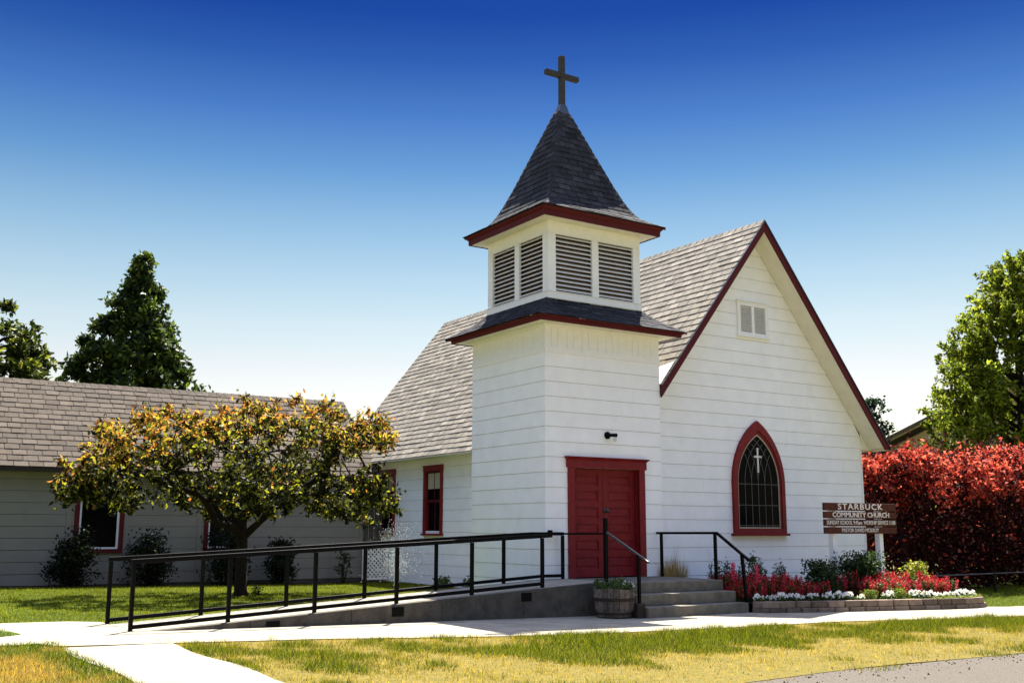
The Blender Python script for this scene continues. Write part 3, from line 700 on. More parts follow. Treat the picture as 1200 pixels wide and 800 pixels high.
railing('ramp_railing', -.10, [-7.06,-5.84,-4.62,-3.39,-2.17,-.91,.28], 'black metal railing along the far edge of the ramp, nearest the church', .30)
h = empty('stair_handrail', (.30,-1.25,ZP), 'black handrail sloping down the left side of the steps beside the barrel', 'handrail')
m_ = MB(); m_.bar((.30,-.126,1.195),(.30,-1.22,1.20),.03); m_.build('link_rail', M['black'], h)
m_ = MB(); m_.bar((.30,-1.25,.28),(.30,-1.25,1.45),.055); m_.build('post', M['black'], h, bevel=.003)
m_ = MB(); m_.bar((.30,-2.06,-.05),(.30,-2.06,.885),.045); m_.build('post', M['black'], h, bevel=.003)
m_ = MB(); m_.bar((.30,-1.277,1.222),(.30,-2.30,.775),.042,.035); m_.build('sloping_rail', M['steel'], h, bevel=.006)
m_ = MB(); m_.box((.20,-2.14,-.07),(.352,-1.66,.16)); m_.build('footing', M['hoop'], h, bevel=.006)
h = empty('stair_handrail', (2.44,-.15,ZP), 'black handrail on the right side of the steps beside the flower bed', 'handrail')
m_ = MB(); m_.bar((2.44,-.04,1.205),(2.44,-1.585,1.212),.042); m_.build('top_rail', M['black'], h, bevel=.004)
m_ = MB(); m_.bar((2.44,-1.575,1.212),(2.44,-2.30,.775),.042); m_.build('sloping_rail', M['black'], h, bevel=.004)
for y, z0, z1 in ((-.16,ZP,1.19),(-1.53,ZP,1.20)):
    m_ = MB(); m_.bar((2.44,y,z0-.01),(2.44,y,z1),.045); m_.build('post', M['black'], h, bevel=.003)
m_ = MB(); m_.bar((2.53,-2.14,.0),(2.44,-2.14,.86),.045); m_.build('post', M['black'], h, bevel=.003)

# ------------------------------------------------------------------ annex building
AY, AZE, AX0, AX1 = 10.62, 2.70, -22.0, 1.64
ahw = 2.62; AR = AY+ahw-.32; AZR = 4.84; asl = (AZR-AZE+.10)/(ahw)
annex = empty('annex_building', (-6,AY+2,0), 'low grey siding annex with brown shingle roof and red window trim left of church', 'building')
mb, gb = MB(), MB()
awins = [(-9.6,-8.5),(-5.49,-4.41),(-2.55,-1.55)]; az0, az1 = .72, 1.98
ah = [(a+.09-AX0, b-.09-AX0, az0+.09, az1-.09) for a, b in awins]
siding(mb, gb, (AX0,AY,0), (1,0,0), (0,-1,0), .02, AZE+.02, .258, lambda z: (0.0, AX1-AX0), ah, 21, gap=.010)
aD = 2*(AR-AY)
gz_top = lambda z: (max(0, (z-AZE)/asl), aD-max(0, (z-AZE)/asl))
siding(mb, gb, (AX1,AY,0), (0,1,0), (1,0,0), .02, AZR-.25, .258, gz_top, [], 22, gap=.010)
siding(mb, gb, (AX0,AY+aD,0), (0,-1,0), (-1,0,0), .02, AZR-.25, .258, gz_top, [], 23, gap=.010)
siding(mb, gb, (AX1,AY+aD,0), (-1,0,0), (0,1,0), .02, AZE+.02, .258, lambda z: (0.0, AX1-AX0), [], 24, gap=.010)
wo = mb.build('wall', M['annex'], annex); gb.build('wall_joint', M['annexgroove'], wo)
mb = MB(); mb.box((AX0+.2,AY+.2,-.1),(AX1-.2,AY+aD-.2,AZE)); mb.build('interior', M['dark'], annex)
mb = MB(); mb.box((AX0,AY+.03,-.2),(AX1,AY+aD-.03,.018)); mb.build('foundation', M['annexgroove'], annex)
for x in (-5.61,-4.36,-2.66,-1.47,AX1-.07):
    mb = MB(); mb.box((x-.05,AY-.020,.03),(x+.05,AY+.01,AZE)); mb.build('batten', M['annex'], annex)
rf = MB(); SA = math.hypot(ahw, asl*ahw); na = V((0,-asl,1)).normalized(); nb = V((0,asl,1)).normalized(); ca = 1/math.sqrt(1+asl*asl); sa = asl*ca
AXE = AX1+.36
shingles(rf, lambda u, s: V((u, AR-ahw+s*ca, AZR-asl*ahw+s*sa)), lambda s: na, SA, .205, .31, lambda s: (AX0-.3, AXE), 80, .016, var=.2)
shingles(rf, lambda u, s: V((-u, AR+ahw-s*ca, AZR-asl*ahw+s*sa)), lambda s: nb, SA, .205, .31, lambda s: (-AXE, -AX0+.3), 81, .016, var=.2)
caps(rf, (AX0-.3,AR,AZR), (AXE,AR,AZR), na, nb, .14, .2, 6, .022)
rf.build('roof', M['shingle3'], annex)
mb = MB(); ze = AZR-asl*ahw
mb.box((AX0-.3,AR-ahw+.005,ze-.10),(AXE,AR-ahw+.03,ze-.008)); mb.box((AX0-.3,AR+ahw-.03,ze-.10),(AXE,AR+ahw-.005,ze-.008))
for x in (AXE-.025, AX0-.3):
    mb.hexa([(x,AR-ahw+.031,ze-.10),(x,AR,AZR-.14),(x,AR,AZR-.02),(x,AR-ahw+.031,ze-.015)], [(x+.025,AR-ahw+.031,ze-.10),(x+.025,AR,AZR-.14),(x+.025,AR,AZR-.02),(x+.025,AR-ahw+.031,ze-.015)])
    mb.hexa([(x,AR+.001,AZR-.14),(x,AR+ahw-.031,ze-.10),(x,AR+ahw-.031,ze-.015),(x,AR+.001,AZR-.02)], [(x+.025,AR+.001,AZR-.14),(x+.025,AR+ahw-.031,ze-.10),(x+.025,AR+ahw-.031,ze-.015),(x+.025,AR+.001,AZR-.02)])
mb.poly([(AX0-.28,AR-ahw+.03,ze-.09),(AXE-.02,AR-ahw+.03,ze-.09),(AXE-.02,AY,ze-.09),(AX0-.28,AY,ze-.09)])
mb.build('eave_board', M['hoop'], annex)
for a, b in awins:
    f = MB(); y = AY-.006
    f.box((a,y-.03,az0+.09),(a+.10,y+.08,az1-.091)); f.box((b-.10,y-.03,az0+.09),(b,y+.08,az1-.091)); f.box((a,y-.032,az1-.09),(b,y+.08,az1)); f.box((a-.0,y-.04,az0),(b+.0,y+.08,az0+.089))
    wo = f.build('window', M['reddark'], annex, bevel=.003)
    s_ = MB(); s_.box((a+.101,y+.02,az0+.09),(a+.15,y+.06,az1-.09)); s_.box((b-.15,y+.02,az0+.09),(b-.101,y+.06,az1-.09)); s_.box((a+.151,y+.02,az0+.09),(b-.151,y+.06,az0+.13)); s_.box((a+.151,y+.02,az1-.14),(b-.151,y+.06,az1-.09)); s_.build('sash', M['trim'], wo)
    p = MB(); p.poly([(a+.1,y+.045,az0+.08),(b-.1,y+.045,az0+.08),(b-.1,y+.045,az1-.08),(a+.1,y+.045,az1-.08)]); p.build('pane', M['glass'], wo)
# grey board screen and lattice between annex and church
mb = MB()
for k in range(9):
    x = AX1+.02+k*.078; mb.box((x,AY+.35+.012*(k%2),.0),(x+.066,AY+.37+.012*(k%2),2.62))
mb.box((AX1+.01,AY+.40,2.3),(XL-.02,AY+.43,2.38)); mb.box((AX1+.01,AY+.40,.4),(XL-.02,AY+.43,.48))
tag(mb.build('board_screen', M['greyslat'], None), 'grey vertical board screen closing the gap behind the white lattice', 'screen')
lt = empty('lattice_panel', (1.98,AY-.10,0), 'white diagonal lattice panel standing between annex and church', 'lattice')
x0, x1, z0, z1, yl = 1.58, 2.31, -.03, .80, AY-.12
fm, la = MB(), MB()
fm.box((x0,yl-.02,z0),(x0+.04,yl+.02,z1)); fm.box((x1-.04,yl-.02,z0),(x1,yl+.02,z1)); fm.box((x0+.041,yl-.02,z1-.04),(x1-.041,yl+.02,z1)); fm.box((x0+.041,yl-.02,z0),(x1-.041,yl+.02,z0+.04))
for sg in (-1, 1):
    c = -2.0
    while c < 3:
        pts = []
        # line z - z0 = sg*(x-x0) + c
        for x in (x0, x1):
            z = z0+sg*(x-x0)+c
            if z0 <= z <= z1: pts.append((x, z))
        for z in (z0, z1):
            x = x0+(z-z0-c)/sg
            if x0 < x < x1: pts.append((x, z))
        if len(pts) >= 2 and math.hypot(pts[0][0]-pts[1][0], pts[0][1]-pts[1][1]) > .05:
            la.bar((pts[0][0],yl+.006*sg,pts[0][1]), (pts[1][0],yl+.006*sg,pts[1][1]), .010, .036, (0,0,1)) if False else la.hexa(*[[V((p[0],yl+.006*sg+dy,p[1]))+V((-sg*.013*t,0,.013*t)) for dy, t in ((-.005,-1),(-.005,1),(.005,1),(.005,-1))] for p in pts[:2]])
        c += .115
fm.build('lattice_frame', M['trim'], lt); la.build('lattice_strips', M['trim'], lt)

# ------------------------------------------------------------------ sign
sg = empty('church_sign', (6.27,-1.5,.1), 'brown board sign with white lettering on two white posts in the flower bed', 'sign')
SY = -1.5; sxa, sxb = 5.245, 7.32
for x in (5.56, 6.90):
    p = MB(); p.box((x-.055,SY+.03,-.05),(x+.055,SY+.14,1.72)); p.build('post', M['white'], sg, bevel=.006)
def text_mesh(body, name, size, cx, y, cz, material, parent, sx=1.0, bold=0.0):
    cu = bpy.data.curves.new(name, 'FONT'); cu.body = body; cu.size = size; cu.align_x = 'CENTER'; cu.align_y = 'CENTER'; cu.extrude = .004; cu.offset = bold; cu.space_character = 1.2 if body == 'STARBUCK' else 1.0; cu.resolution_u = 3
    t = bpy.data.objects.new('tmp_text', cu); COL.objects.link(t)
    me = bpy.data.meshes.new_from_object(t.evaluated_get(bpy.context.evaluated_depsgraph_get()))
    bpy.data.objects.remove(t); bpy.data.curves.remove(cu)
    me.transform(Matrix.Translation((cx,y,cz)) @ Matrix.Rotation(math.pi/2, 4, 'X') @ Matrix.Diagonal((sx,1,1,1)))
    me.materials.clear(); me.materials.append(material); me.name = name
    o = bpy.data.objects.new(name, me); COL.objects.link(o); o.parent = parent; o.matrix_parent_inverse = parent.matrix_parent_inverse.copy()
    return o
rows = [('STARBUCK', 1.622, 1.765, .150, 1.42, .0), ('COMMUNITY CHURCH', 1.480, 1.604, .130, 1.18, .0), ('SUNDAY SCHOOL 9:45am  WORSHIP SERVICE 11:00', 1.335, 1.462, .108, .82, .0), ('PASTOR DAVID MCILROY', 1.195, 1.317, .104, .88, .0)]
for (tx, za, zb_, sz, wx_, dx) in rows:
    b = MB(); b.box((sxa,SY-.02,za),(sxb,SY+.028,zb_)); bo = b.build('sign_board', M['plank'], sg, bevel=.006)
    lo = text_mesh(tx, 'lettering', sz, (sxa+sxb)/2+dx, SY-.024, (za+zb_)/2, M['letter'], bo, 1.0, {'STARBUCK': .0022, 'COMMUNITY CHURCH': .002}.get(tx, 0.0))
    w_ = max(v.co.x for v in lo.data.vertices)-min(v.co.x for v in lo.data.vertices)
    tgt = {'S': 1.30}.get(tx[0], 1.6); tgt = {'STARBUCK': 1.30, 'COMMUNITY CHURCH': 1.64, rows[2][0]: 1.98, rows[3][0]: 1.06}[tx]
    cxm = (sxa+sxb)/2+{'STARBUCK': -.02, 'COMMUNITY CHURCH': 0, rows[2][0]: 0, rows[3][0]: -.05}[tx]
    for v in lo.data.vertices: v.co.x = cxm + (v.co.x-(sxa+sxb)/2-dx)*tgt/w_
    lo.matrix_parent_inverse = Matrix.Translation(-sg.location)
    lo.parent = bo; lo.matrix_parent_inverse = Matrix.Translation(-sg.location).inverted() @ Matrix.Translation(-sg.location)

# ------------------------------------------------------------------ barrel planter
bx_, by_ = .02, -1.80; bz = -.04
br = empty('barrel_planter', (bx_,by_,bz), 'weathered half barrel planter with dark hoops beside the steps', 'planter')
m_ = MB(); n = 22; prof = [(.262,0),(.30,.12),(.318,.26),(.322,.42)]
for k in range(n):
    a0, a1 = 2*math.pi*(k+.04)/n, 2*math.pi*(k+.96)/n; m_.t = rnd.uniform(.6, 1.25); top = rnd.uniform(-.012, .012)
    for i in range(3):
        (r0, z0), (r1, z1) = prof[i], prof[i+1]; z1_ = z1+(top if i == 2 else 0)
        c = lambda r, a, z: (bx_+r*math.cos(a), by_+r*math.sin(a), bz+z)
        m_.hexa([c(r0-.028,a0,z0), c(r0-.028,a1,z0), c(r0,a1,z0), c(r0,a0,z0)][::-1], [c(r1-.028,a0,z1_), c(r1-.028,a1,z1_), c(r1,a1,z1_), c(r1,a0,z1_)][::-1])
m_.build('staves', M['stave'], br)
for z, r in ((.035,.274),(.235,.316)):
    m_ = MB(); m_.lathe((bx_,by_,bz), [(r,z-.0),(r+.006,z),(r+.011,z+.05),(r+.004,z+.05)], 40); m_.build('hoop', M['hoop'], br)
m_ = MB(); m_.lathe((bx_,by_,bz), [(.30,.37),(.15,.40),(.001,.405)], 24); m_.build('soil', M['soil'], br)
rng = np.random.default_rng(5)
n = 1300; a = rng.uniform(0, 6.28, n); r = .31*np.sqrt(rng.uniform(0, 1, n))
P = np.stack([bx_+r*np.cos(a), by_+r*np.sin(a), bz+.38+rng.uniform(0, 1, n)**1.3*.13*(1+.5*np.sin(3*a))], 1)
bpobj = np_mesh('barrel_plants', leaf_verts(P, .05, .025, rng), 4, mixcol(rng, n, [(.06,.10,.02),(.10,.14,.03),(.03,.06,.015)], [3,2,3]), M['leaf'])
tag(bpobj, 'low green plants with a few white flowers growing in the half barrel', 'plants')
n = 26; P = np.stack([bx_+.14+rng.uniform(-.12,.14,n), by_-.10+rng.uniform(-.1,.1,n), bz+.47+rng.uniform(-.03,.05,n)], 1)
np_mesh('blooms', leaf_verts(np.repeat(P, 5, 0), .035, .03, rng), 4, mixcol(rng, n*5, [(.75,.75,.75)], [1], .1), M['petal'], bpobj)

# ------------------------------------------------------------------ flower bed
wl = empty('retaining_wall', (4.8,-3.1,-.07), 'low two course tan block retaining wall edging the flower bed', 'retaining wall')
def wall_path():
    pts = [(2.52,-2.24),(2.65,-2.47),(3.6,-2.83),(4.7,-3.16),(5.6,-3.44),(6.2,-3.58),(6.6,-3.63),(6.95,-3.55),(7.18,-3.33),(7.26,-2.9),(7.25,-2.0),(7.25,-.6)]
    acc = [0]; 
    for a, b in zip(pts, pts[1:]): acc.append(acc[-1]+math.dist(a, b))
    return pts, acc
wp, wa = wall_path()
def wpt(s):
    s = min(max(s, 0), wa[-1]); return (float(np.interp(s, wa, [p[0] for p in wp])), float(np.interp(s, wa, [p[1] for p in wp])))
m_ = MB(); r7 = random.Random(3)
for course in range(2):
    s = -.15*course; z0 = -.085+course*.103
    while s < wa[-1]-.05:
        ln = r7.uniform(.27, .33); a = wpt(max(s, 0)+.007); b = wpt(s+ln-.007); s += ln
        if math.dist(a, b) < .06: continue
        d = V((b[0]-a[0], b[1]-a[1], 0)).normalized(); nrm = V((d.y, -d.x, 0)); off = r7.uniform(0, .014)-course*.022
        m_.t = r7.uniform(.6, 1.35); A, B = V((*a, 0)), V((*b, 0)); z1 = z0+.098
        q = lambda p, o_, z: p+nrm*o_+V((0,0,z))
        m_.hexa([q(A,-.16,z0), q(A,off-.022,z0), q(A+d*.02,off,z0), q(B-d*.02,off,z0), q(B,off-.022,z0), q(B,-.16,z0)][::-1], [q(A,-.16,z1), q(A,off-.022,z1), q(A+d*.02,off-.006,z1), q(B-d*.02,off-.006,z1), q(B,off-.022,z1), q(B,-.16,z1)][::-1])
m_.build('wall_blocks', M['block'], wl, bevel=.006)
m_ = MB(); pl_ = [(x, y) for x, y in wp[:-1]]
inn = [(2.52,-2.1)] + [(p[0]-.06 if p[0] > 7 else p[0], p[1]+.10) for p in wp[1:]]
m_.poly([(x, y, .085) for x, y in inn] + [(7.2,F-.02,.085),(2.52,F-.02,.085)])
m_.build('flower_bed', M['soil'], kind='structure')

def plant(name, cat, label, group, fol, blooms, pet='petal'):
    """fol: (points, L, W, colours); same for blooms"""
    r = empty(name, (0,0,0), label, cat, group)
    P, L, Wd, c = fol; np_mesh('foliage', leaf_verts(P, L, Wd, RNG), 4, c, M['leaf'], r)
    if blooms is not None:
        P, L, Wd, c = blooms; np_mesh('blooms', leaf_verts(P, L, Wd, RNG, -.6), 4, c, M[pet], r)
    return r
def blob(n, r, h, z0=0., p=.5, rng=RNG):
    a = rng.uniform(0, 6.283, n); t = rng.uniform(0, 1, n); rr = r*rng.uniform(0, 1, n)**p*np.sqrt(np.clip(1-(t*1.1-.25)**2*.9, .05, 1))
    return np.stack([rr*np.cos(a), rr*np.sin(a), z0+h*t], 1)
def spikes(nsp, r, h0, h1, per, rad, rng=RNG):
    out = []
    for k in range(nsp):
        a = rng.uniform(0, 6.28); q = r*math.sqrt(rng.uniform(0, 1)); hh = rng.uniform(h0, h1)*(1-.3*q/r); tilt = .25*q
        t = rng.uniform(.30, 1, per); s = rad*(1.15-t)
        b = np.stack([q*math.cos(a)*(1+.4*t)+rng.normal(0, 1, per)*s, q*math.sin(a)*(1+.4*t)+rng.normal(0, 1, per)*s, hh*t], 1); out.append(b)
    return np.concatenate(out)
reds = [[(.48,.025,.035),(.60,.07,.075),(.26,.010,.018)], [(.52,.03,.055),(.62,.10,.11),(.30,.012,.024)]]
redp, whp = [], []
GR = 'red spiky flowers in the bed'; GW = 'white flowers edging the bed'
for k in range(3):
    f = blob(500, .19, .36); n = len(f); b = spikes(26, .20, .40, .56, 34, .020)
    redp.append(plant('red_flower_plant', 'flower', 'bushy plant of feathery red flower spikes in the church flower bed', GR, (f, .07, .03, mixcol(RNG, n, [(.03,.06,.015),(.05,.09,.02),(.07,.03,.02)], [3,3,1])), (b, .035, .022, mixcol(RNG, len(b), reds[k % 2], [4,2,3]))))
for k in range(3):
    f = blob(150, .11, .09); b = blob(13, .10, .06, .07, .5); b = np.repeat(b, 6, 0)+RNG.normal(0, .004, (13*6, 3))
    whp.append(plant('white_flower_plant', 'flower', 'low plant with white flowers edging the front of the flower bed', GW, (f, .05, .028, mixcol(RNG, 150, [(.03,.06,.015),(.06,.10,.02)], [1,1])), (b, .040, .036, mixcol(RNG, len(b), [(.80,.80,.80)], [1], .08))))
used = {}
def put(protos, k, x, y, sc_=1.0, z=.085):
    p = protos[k % len(protos)]; rot = rnd.uniform(0, 6.28)
    if id(p) not in used:
        used[id(p)] = 1; p.location = (x, y, z); p.rotation_euler = (0, 0, rot); p.scale = (sc_,)*3; return p
    return dup(p, (x, y, z), rot, sc_)
# np_mesh parents were built around the origin, so children follow their plant
gaps = [(4.62,4.86),(5.20,5.52)]
x = 2.72; k = 0
while x < 7.0:
    if not any(a < x < b for a, b in gaps):
        put(whp, k, x, bed_f(x)+.27+rnd.uniform(-.05,.09), rnd.uniform(.7, 1.15))
        
    x += rnd.uniform(.15, .23); k += 1
k = 0
for row, (off, h_) in enumerate(((.66,.74),(1.0,.86),(1.36,.92))):
    x = 2.66+.08*row
    while x < 7.0-.12*row:
        if not (4.25 < x < 4.95 and row >= 0) and not (row == 2 and x > 6.4):
            put(redp, k, x+rnd.uniform(-.04,.04), bed_f(x)+off+rnd.uniform(-.06,.06), h_*rnd.uniform(.88, 1.1))
        x += rnd.uniform(.27, .36); k += 1
def shrub(name, x, y, r, h_, n, L, cols, wts, label, cat='shrub', group=None, z=.085, stem=True):
    o = empty(name, (x,y,z), label, cat, group)
    cl = blob(26, r*.75, h_*.8, h_*.12); idx = RNG.integers(0, len(cl), n)
    P = cl[idx]+RNG.normal(0, r*.22, (n, 3)); P[:, 2] = np.clip(P[:, 2], .01, h_*1.1)
    P += np.array([x, y, z])
    np_mesh('foliage', leaf_verts(P, L, L*.5, RNG), 4, mixcol(RNG, n, cols, wts), M['leaf'], o)
    if stem:
        m__ = MB()
        for c in cl[:12]: m__.tube([(x+c[0]*.1,y+c[1]*.1,z-.02), (x+c[0]*.6,y+c[1]*.6,z+c[2]*.5), (x+c[0],y+c[1],z+c[2])], [.012,.009,.004], 5)
        m__.build('stems', M['bark'], o)
    return o
dg = [(.025,.05,.015),(.04,.075,.02),(.015,.03,.01)]
shrub('dark_shrub', 4.55, -1.95, .38, .58, 2600, .06, dg, [3,2,3], 'dark green leafy plant in the flower bed, left of the sign and tallest there', 'plant')
shrub('dark_shrub', 5.65, -1.9, .48, .72, 3400, .06, dg, [3,2,3], 'dark green bush at the foot of the sign between its two white posts', 'plant')
shrub('lime_shrub', 6.75, -2.25, .32, .55, 1700, .06, [(.20,.22,.03),(.28,.28,.05),(.10,.13,.02)], [3,2,1], 'yellow green bush below the right post of the sign', 'plant')
shrub('green_mound', 4.74, bed_f(4.74)+.36, .15, .16, 700, .035, [(.09,.14,.02),(.14,.18,.03)], [1,1], 'small green mound plant in the white flower row, left of two', 'plant', stem=False)
shrub('green_mound', 5.36, bed_f(5.36)+.36, .18, .17, 800, .035, [(.09,.14,.02),(.14,.18,.03)], [1,1], 'small green mound plant in the white flower row, right of two', 'plant', stem=False)
# low green ground cover along the sunny front of the bed
n = 1800; xs_ = RNG.uniform(5.7, 7.1, n); P = np.stack([xs_, np.interp(xs_, [p[0] for p in wp[:9]], [p[1] for p in wp[:9]])+RNG.uniform(.08,.24,n), .09+RNG.uniform(0,.05,n)], 1)
np_mesh('ground_cover', leaf_verts(P, .035, .02, RNG), 4, mixcol(RNG, n, [(.12,.17,.03),(.20,.22,.05)], [1,1]), M['leaf'], kind='stuff')
# tall green spikes against the church wall
GS = 'tall green spiky plants against the church wall'
f = np.concatenate([np.stack([RNG.normal(0,.014,60)+ox, RNG.normal(0,.014,60)+oy, RNG.uniform(0,h_,60)], 1) for ox, oy, h_ in ((0,0,.62),(.07,.03,.55),(-.07,.05,.5),(.03,-.06,.45),(-.04,-.07,.40),(.11,-.04,.48))])
spk = plant('spiky_plant', 'plant', 'tall dark green spiky plant behind the red flowers at the church wall', GS, (f, .055, .018, mixcol(RNG, len(f), dg, [2,2,1])), None)
for k, (x, y) in enumerate([(2.68,-1.35),(2.85,-1.0),(3.05,-1.2),(3.2,-.75),(3.4,-1.1),(3.55,-.7),(3.75,-1.05),(3.95,-.6),(4.1,-.95),(4.35,-.55),(4.6,-.5),(4.85,-.75),(5.1,-.55)]):
    (lambda p: p)(put([spk], 0, x, y, rnd.uniform(.8, 1.25)))
f = blob(160, .08, .3); b = np.stack([RNG.normal(0,.022,150), RNG.normal(0,.022,150), RNG.uniform(.34,.62,150)], 1)
lup = plant('pink_lupin', 'flower', 'tall single pink red flower spike beside the top post of the right handrail', None, (f, .06, .02, mixcol(RNG, 160, dg, [1,1,1])), (b, .035, .025, mixcol(RNG, 150, [(.60,.03,.10),(.66,.08,.14)], [1,1])))
lup.location = (2.75,-1.62,.085)
l2 = dup(lup, (2.92,-2.0,.085), 1, .95, 'tall single pink red flower spike beside the lowest post of the right handrail')
# dry ornamental grass by the landing
dgx = empty('dry_grass_clump', (2.82,-.05,.085), 'tuft of straw coloured dry grass beside the landing and right railing', 'grass clump')
n = 900; a = RNG.uniform(0, 6.28, n); q = np.sqrt(RNG.uniform(0,1,n))*.26; base = np.stack([2.80+q*np.cos(a)*.8, -.02+q*np.sin(a)*.5, np.full(n,.08)], 1)
hh = RNG.uniform(.40,.85,n)*(1-.9*q); tip = base+np.stack([np.cos(a)*q*.9, np.sin(a)*q*.9, hh], 1); wd = np.stack([np.sin(a)*.009, -np.cos(a)*.009, np.zeros(n)], 1)
tall = RNG.choice(n, 14, replace=False); tip[tall, 2] += .32
np_mesh('straw_blades', np.stack([base-wd, base+wd, tip], 1), 3, mixcol(RNG, n, [(.42,.30,.12),(.50,.38,.18),(.28,.20,.08)], [2,2,1]), M['grass'], dgx)

# ------------------------------------------------------------------ grass
def blades(name, pts, hgt, wid, cols, rng):
    n = len(pts); a = rng.uniform(0, 6.283, n); b = np.stack([pts[:,0], pts[:,1], gzn(pts[:,0])-.005], 1)
    lean = rng.normal(0, .45, (n, 2))*hgt[:, None]; tip = b+np.stack([lean[:,0], lean[:,1], hgt], 1)
    wv = np.stack([np.cos(a)*wid*.5, np.sin(a)*wid*.5, np.zeros(n)], 1)
    return np_mesh(name, np.stack([b-wv, b+wv, tip], 1), 3, cols, M['grass'], kind='stuff')
rng = np.random.default_rng(21)
def scatter(n, x0, x1, y0, y1, ok):
    p = np.stack([rng.uniform(x0, x1, n), rng.uniform(y0, y1, n)], 1); return p[ok(p[:,0], p[:,1])]
vf = np.vectorize(walk_f); vr = np.vectorize(road_e); vb = np.vectorize(walk_b)
def verge_cols(p):
    g = noise2(p[:,0], p[:,1], 1.3, 1)*.42+noise2(p[:,0], p[:,1], .45, 2)*.38+noise2(p[:,0],p[:,1],.12,5)*.20
    f_ = vf(p[:,0]); r_ = vr(p[:,0]); t = (p[:,1]-r_)/(f_-r_)
    band = np.exp(-((t-.72+.25*(noise2(p[:,0],p[:,1],2.1,14)-.5))/.24)**2)*.20
    gw = np.clip((g+band-.475)*7+rng.normal(0,.25,len(p)), 0, 1)
    green = mixcol(rng, len(p), [(.11,.14,.006),(.19,.20,.008),(.030,.05,.004)], [3,2,3]); straw = mixcol(rng, len(p), [(.39,.285,.028),(.48,.375,.055),(.22,.145,.020)], [3,3,2])
    return straw*(1-gw[:,None])+green*gw[:,None], gw, t
p = scatter(330000, -7.03, 9.5, -9.4, -2.8, lambda x, y: (y < vf(x)+.03+.06*noise2(x,y,.15,9)) & (y > vr(x)-.10+.5*noise2(x,y,.5,7)-.2) & (x > -7.0-.08*noise2(x,y,.3,3)))
c, gw, t = verge_cols(p); keep = rng.uniform(0,1,len(p)) < (.28+.72*gw)*(.35+.65*np.clip(t*3,0,1)); p, c, gw = p[keep], c[keep], gw[keep]
h_ = rng.uniform(.012,.04,len(p))+.04*gw*rng.uniform(.2,1.2,len(p)); tuft = noise2(p[:,0],p[:,1],.16,12) > .78; h_ = np.where(tuft, h_*1.7, h_)
blades('verge_grass', p, h_, .007, c, rng)
p = scatter(60000, -13, -8.10, -8.6, -2.3, lambda x, y: (y < -2.38+.05*noise2(x,y,.2,4)) & (x < -8.13+.07*noise2(x,y,.25,6)))
g = np.clip((noise2(p[:,0],p[:,1],.8,1)*.6+noise2(p[:,0],p[:,1],.25,2)*.4-.34)*4.5+.25*(p[:,1]>-3.6), 0, 1)[:,None]
c = mixcol(rng,len(p),[(.42,.29,.05),(.22,.14,.03)],[2,1])*(1-g)+mixcol(rng,len(p),[(.12,.16,.007),(.04,.07,.005)],[1,1])*g
blades('verge_grass', p, rng.uniform(.03,.09,len(p)), .008, c, rng)
p = scatter(9000, -12, -8.2, -1.5, -.1, lambda x, y: (y < -.45+(-8.6-x)*.1) & (y > -1.42) & (x < -8.27-.2*noise2(x,y,.2,8)))
blades('verge_grass', np.array(p), rng.uniform(.04,.07,len(p)), .009, mixcol(rng,len(p),[(.05,.09,.008),(.08,.12,.01)],[1,1]), rng)
p = scatter(120000, -12, 2.2, .0, 10.1, lambda x, y: (y > np.where(x < -7.05, .50, .03)) & (y < 9.75+.2*noise2(x,y,.4,5)))
g = noise2(p[:,0],p[:,1],.9,4)[:,None]
c = mixcol(rng,len(p),[(.125,.150,.005),(.18,.19,.007),(.06,.085,.004)],[2,2,1])*(.75+.5*g)
blades('lawn_grass', p, rng.uniform(.02,.05,len(p)), .013, c, rng)
p = scatter(40000, 7.3, 18, -5.5, .3, lambda x, y: (y > vb(x)+.02))
blades('lawn_grass', p, rng.uniform(.02,.05,len(p)), .012, mixcol(rng,len(p),[(.10,.13,.006),(.14,.16,.008)],[1,1]), rng)

# gravel at the road edge
n = 900; x = rng.uniform(-6, 4, n); y = np.vectorize(road_e)(x)+rng.normal(-.05,.28,n); r = .003+.012*rng.uniform(0,1,n)**3
c3 = np.stack([x, y, gzn(x)-.002], 1); tv = np.array([[1,1,1],[-1,-1,1],[-1,1,-1],[1,-1,-1]],float); tf = [(0,1,2),(0,3,1),(0,2,3),(1,3,2)]
vs = np.concatenate([np.stack([c3+tv[i]*r[:,None] for i in f_], 1) for f_ in tf])
np_mesh('gravel', vs, 3, np.tile(mixcol(rng, n, [(.15,.12,.08),(.11,.09,.065),(.19,.155,.11)], [2,1,2]), (4,1)), M['grass'], kind='stuff')

# ------------------------------------------------------------------ trees
def trunk_mesh(parts, parent, name='trunk'):
    m__ = MB()
    for pts, rad in parts: m__.tube(pts, rad, 10)
    return m__.build(name, M['bark'], parent, smooth=True)
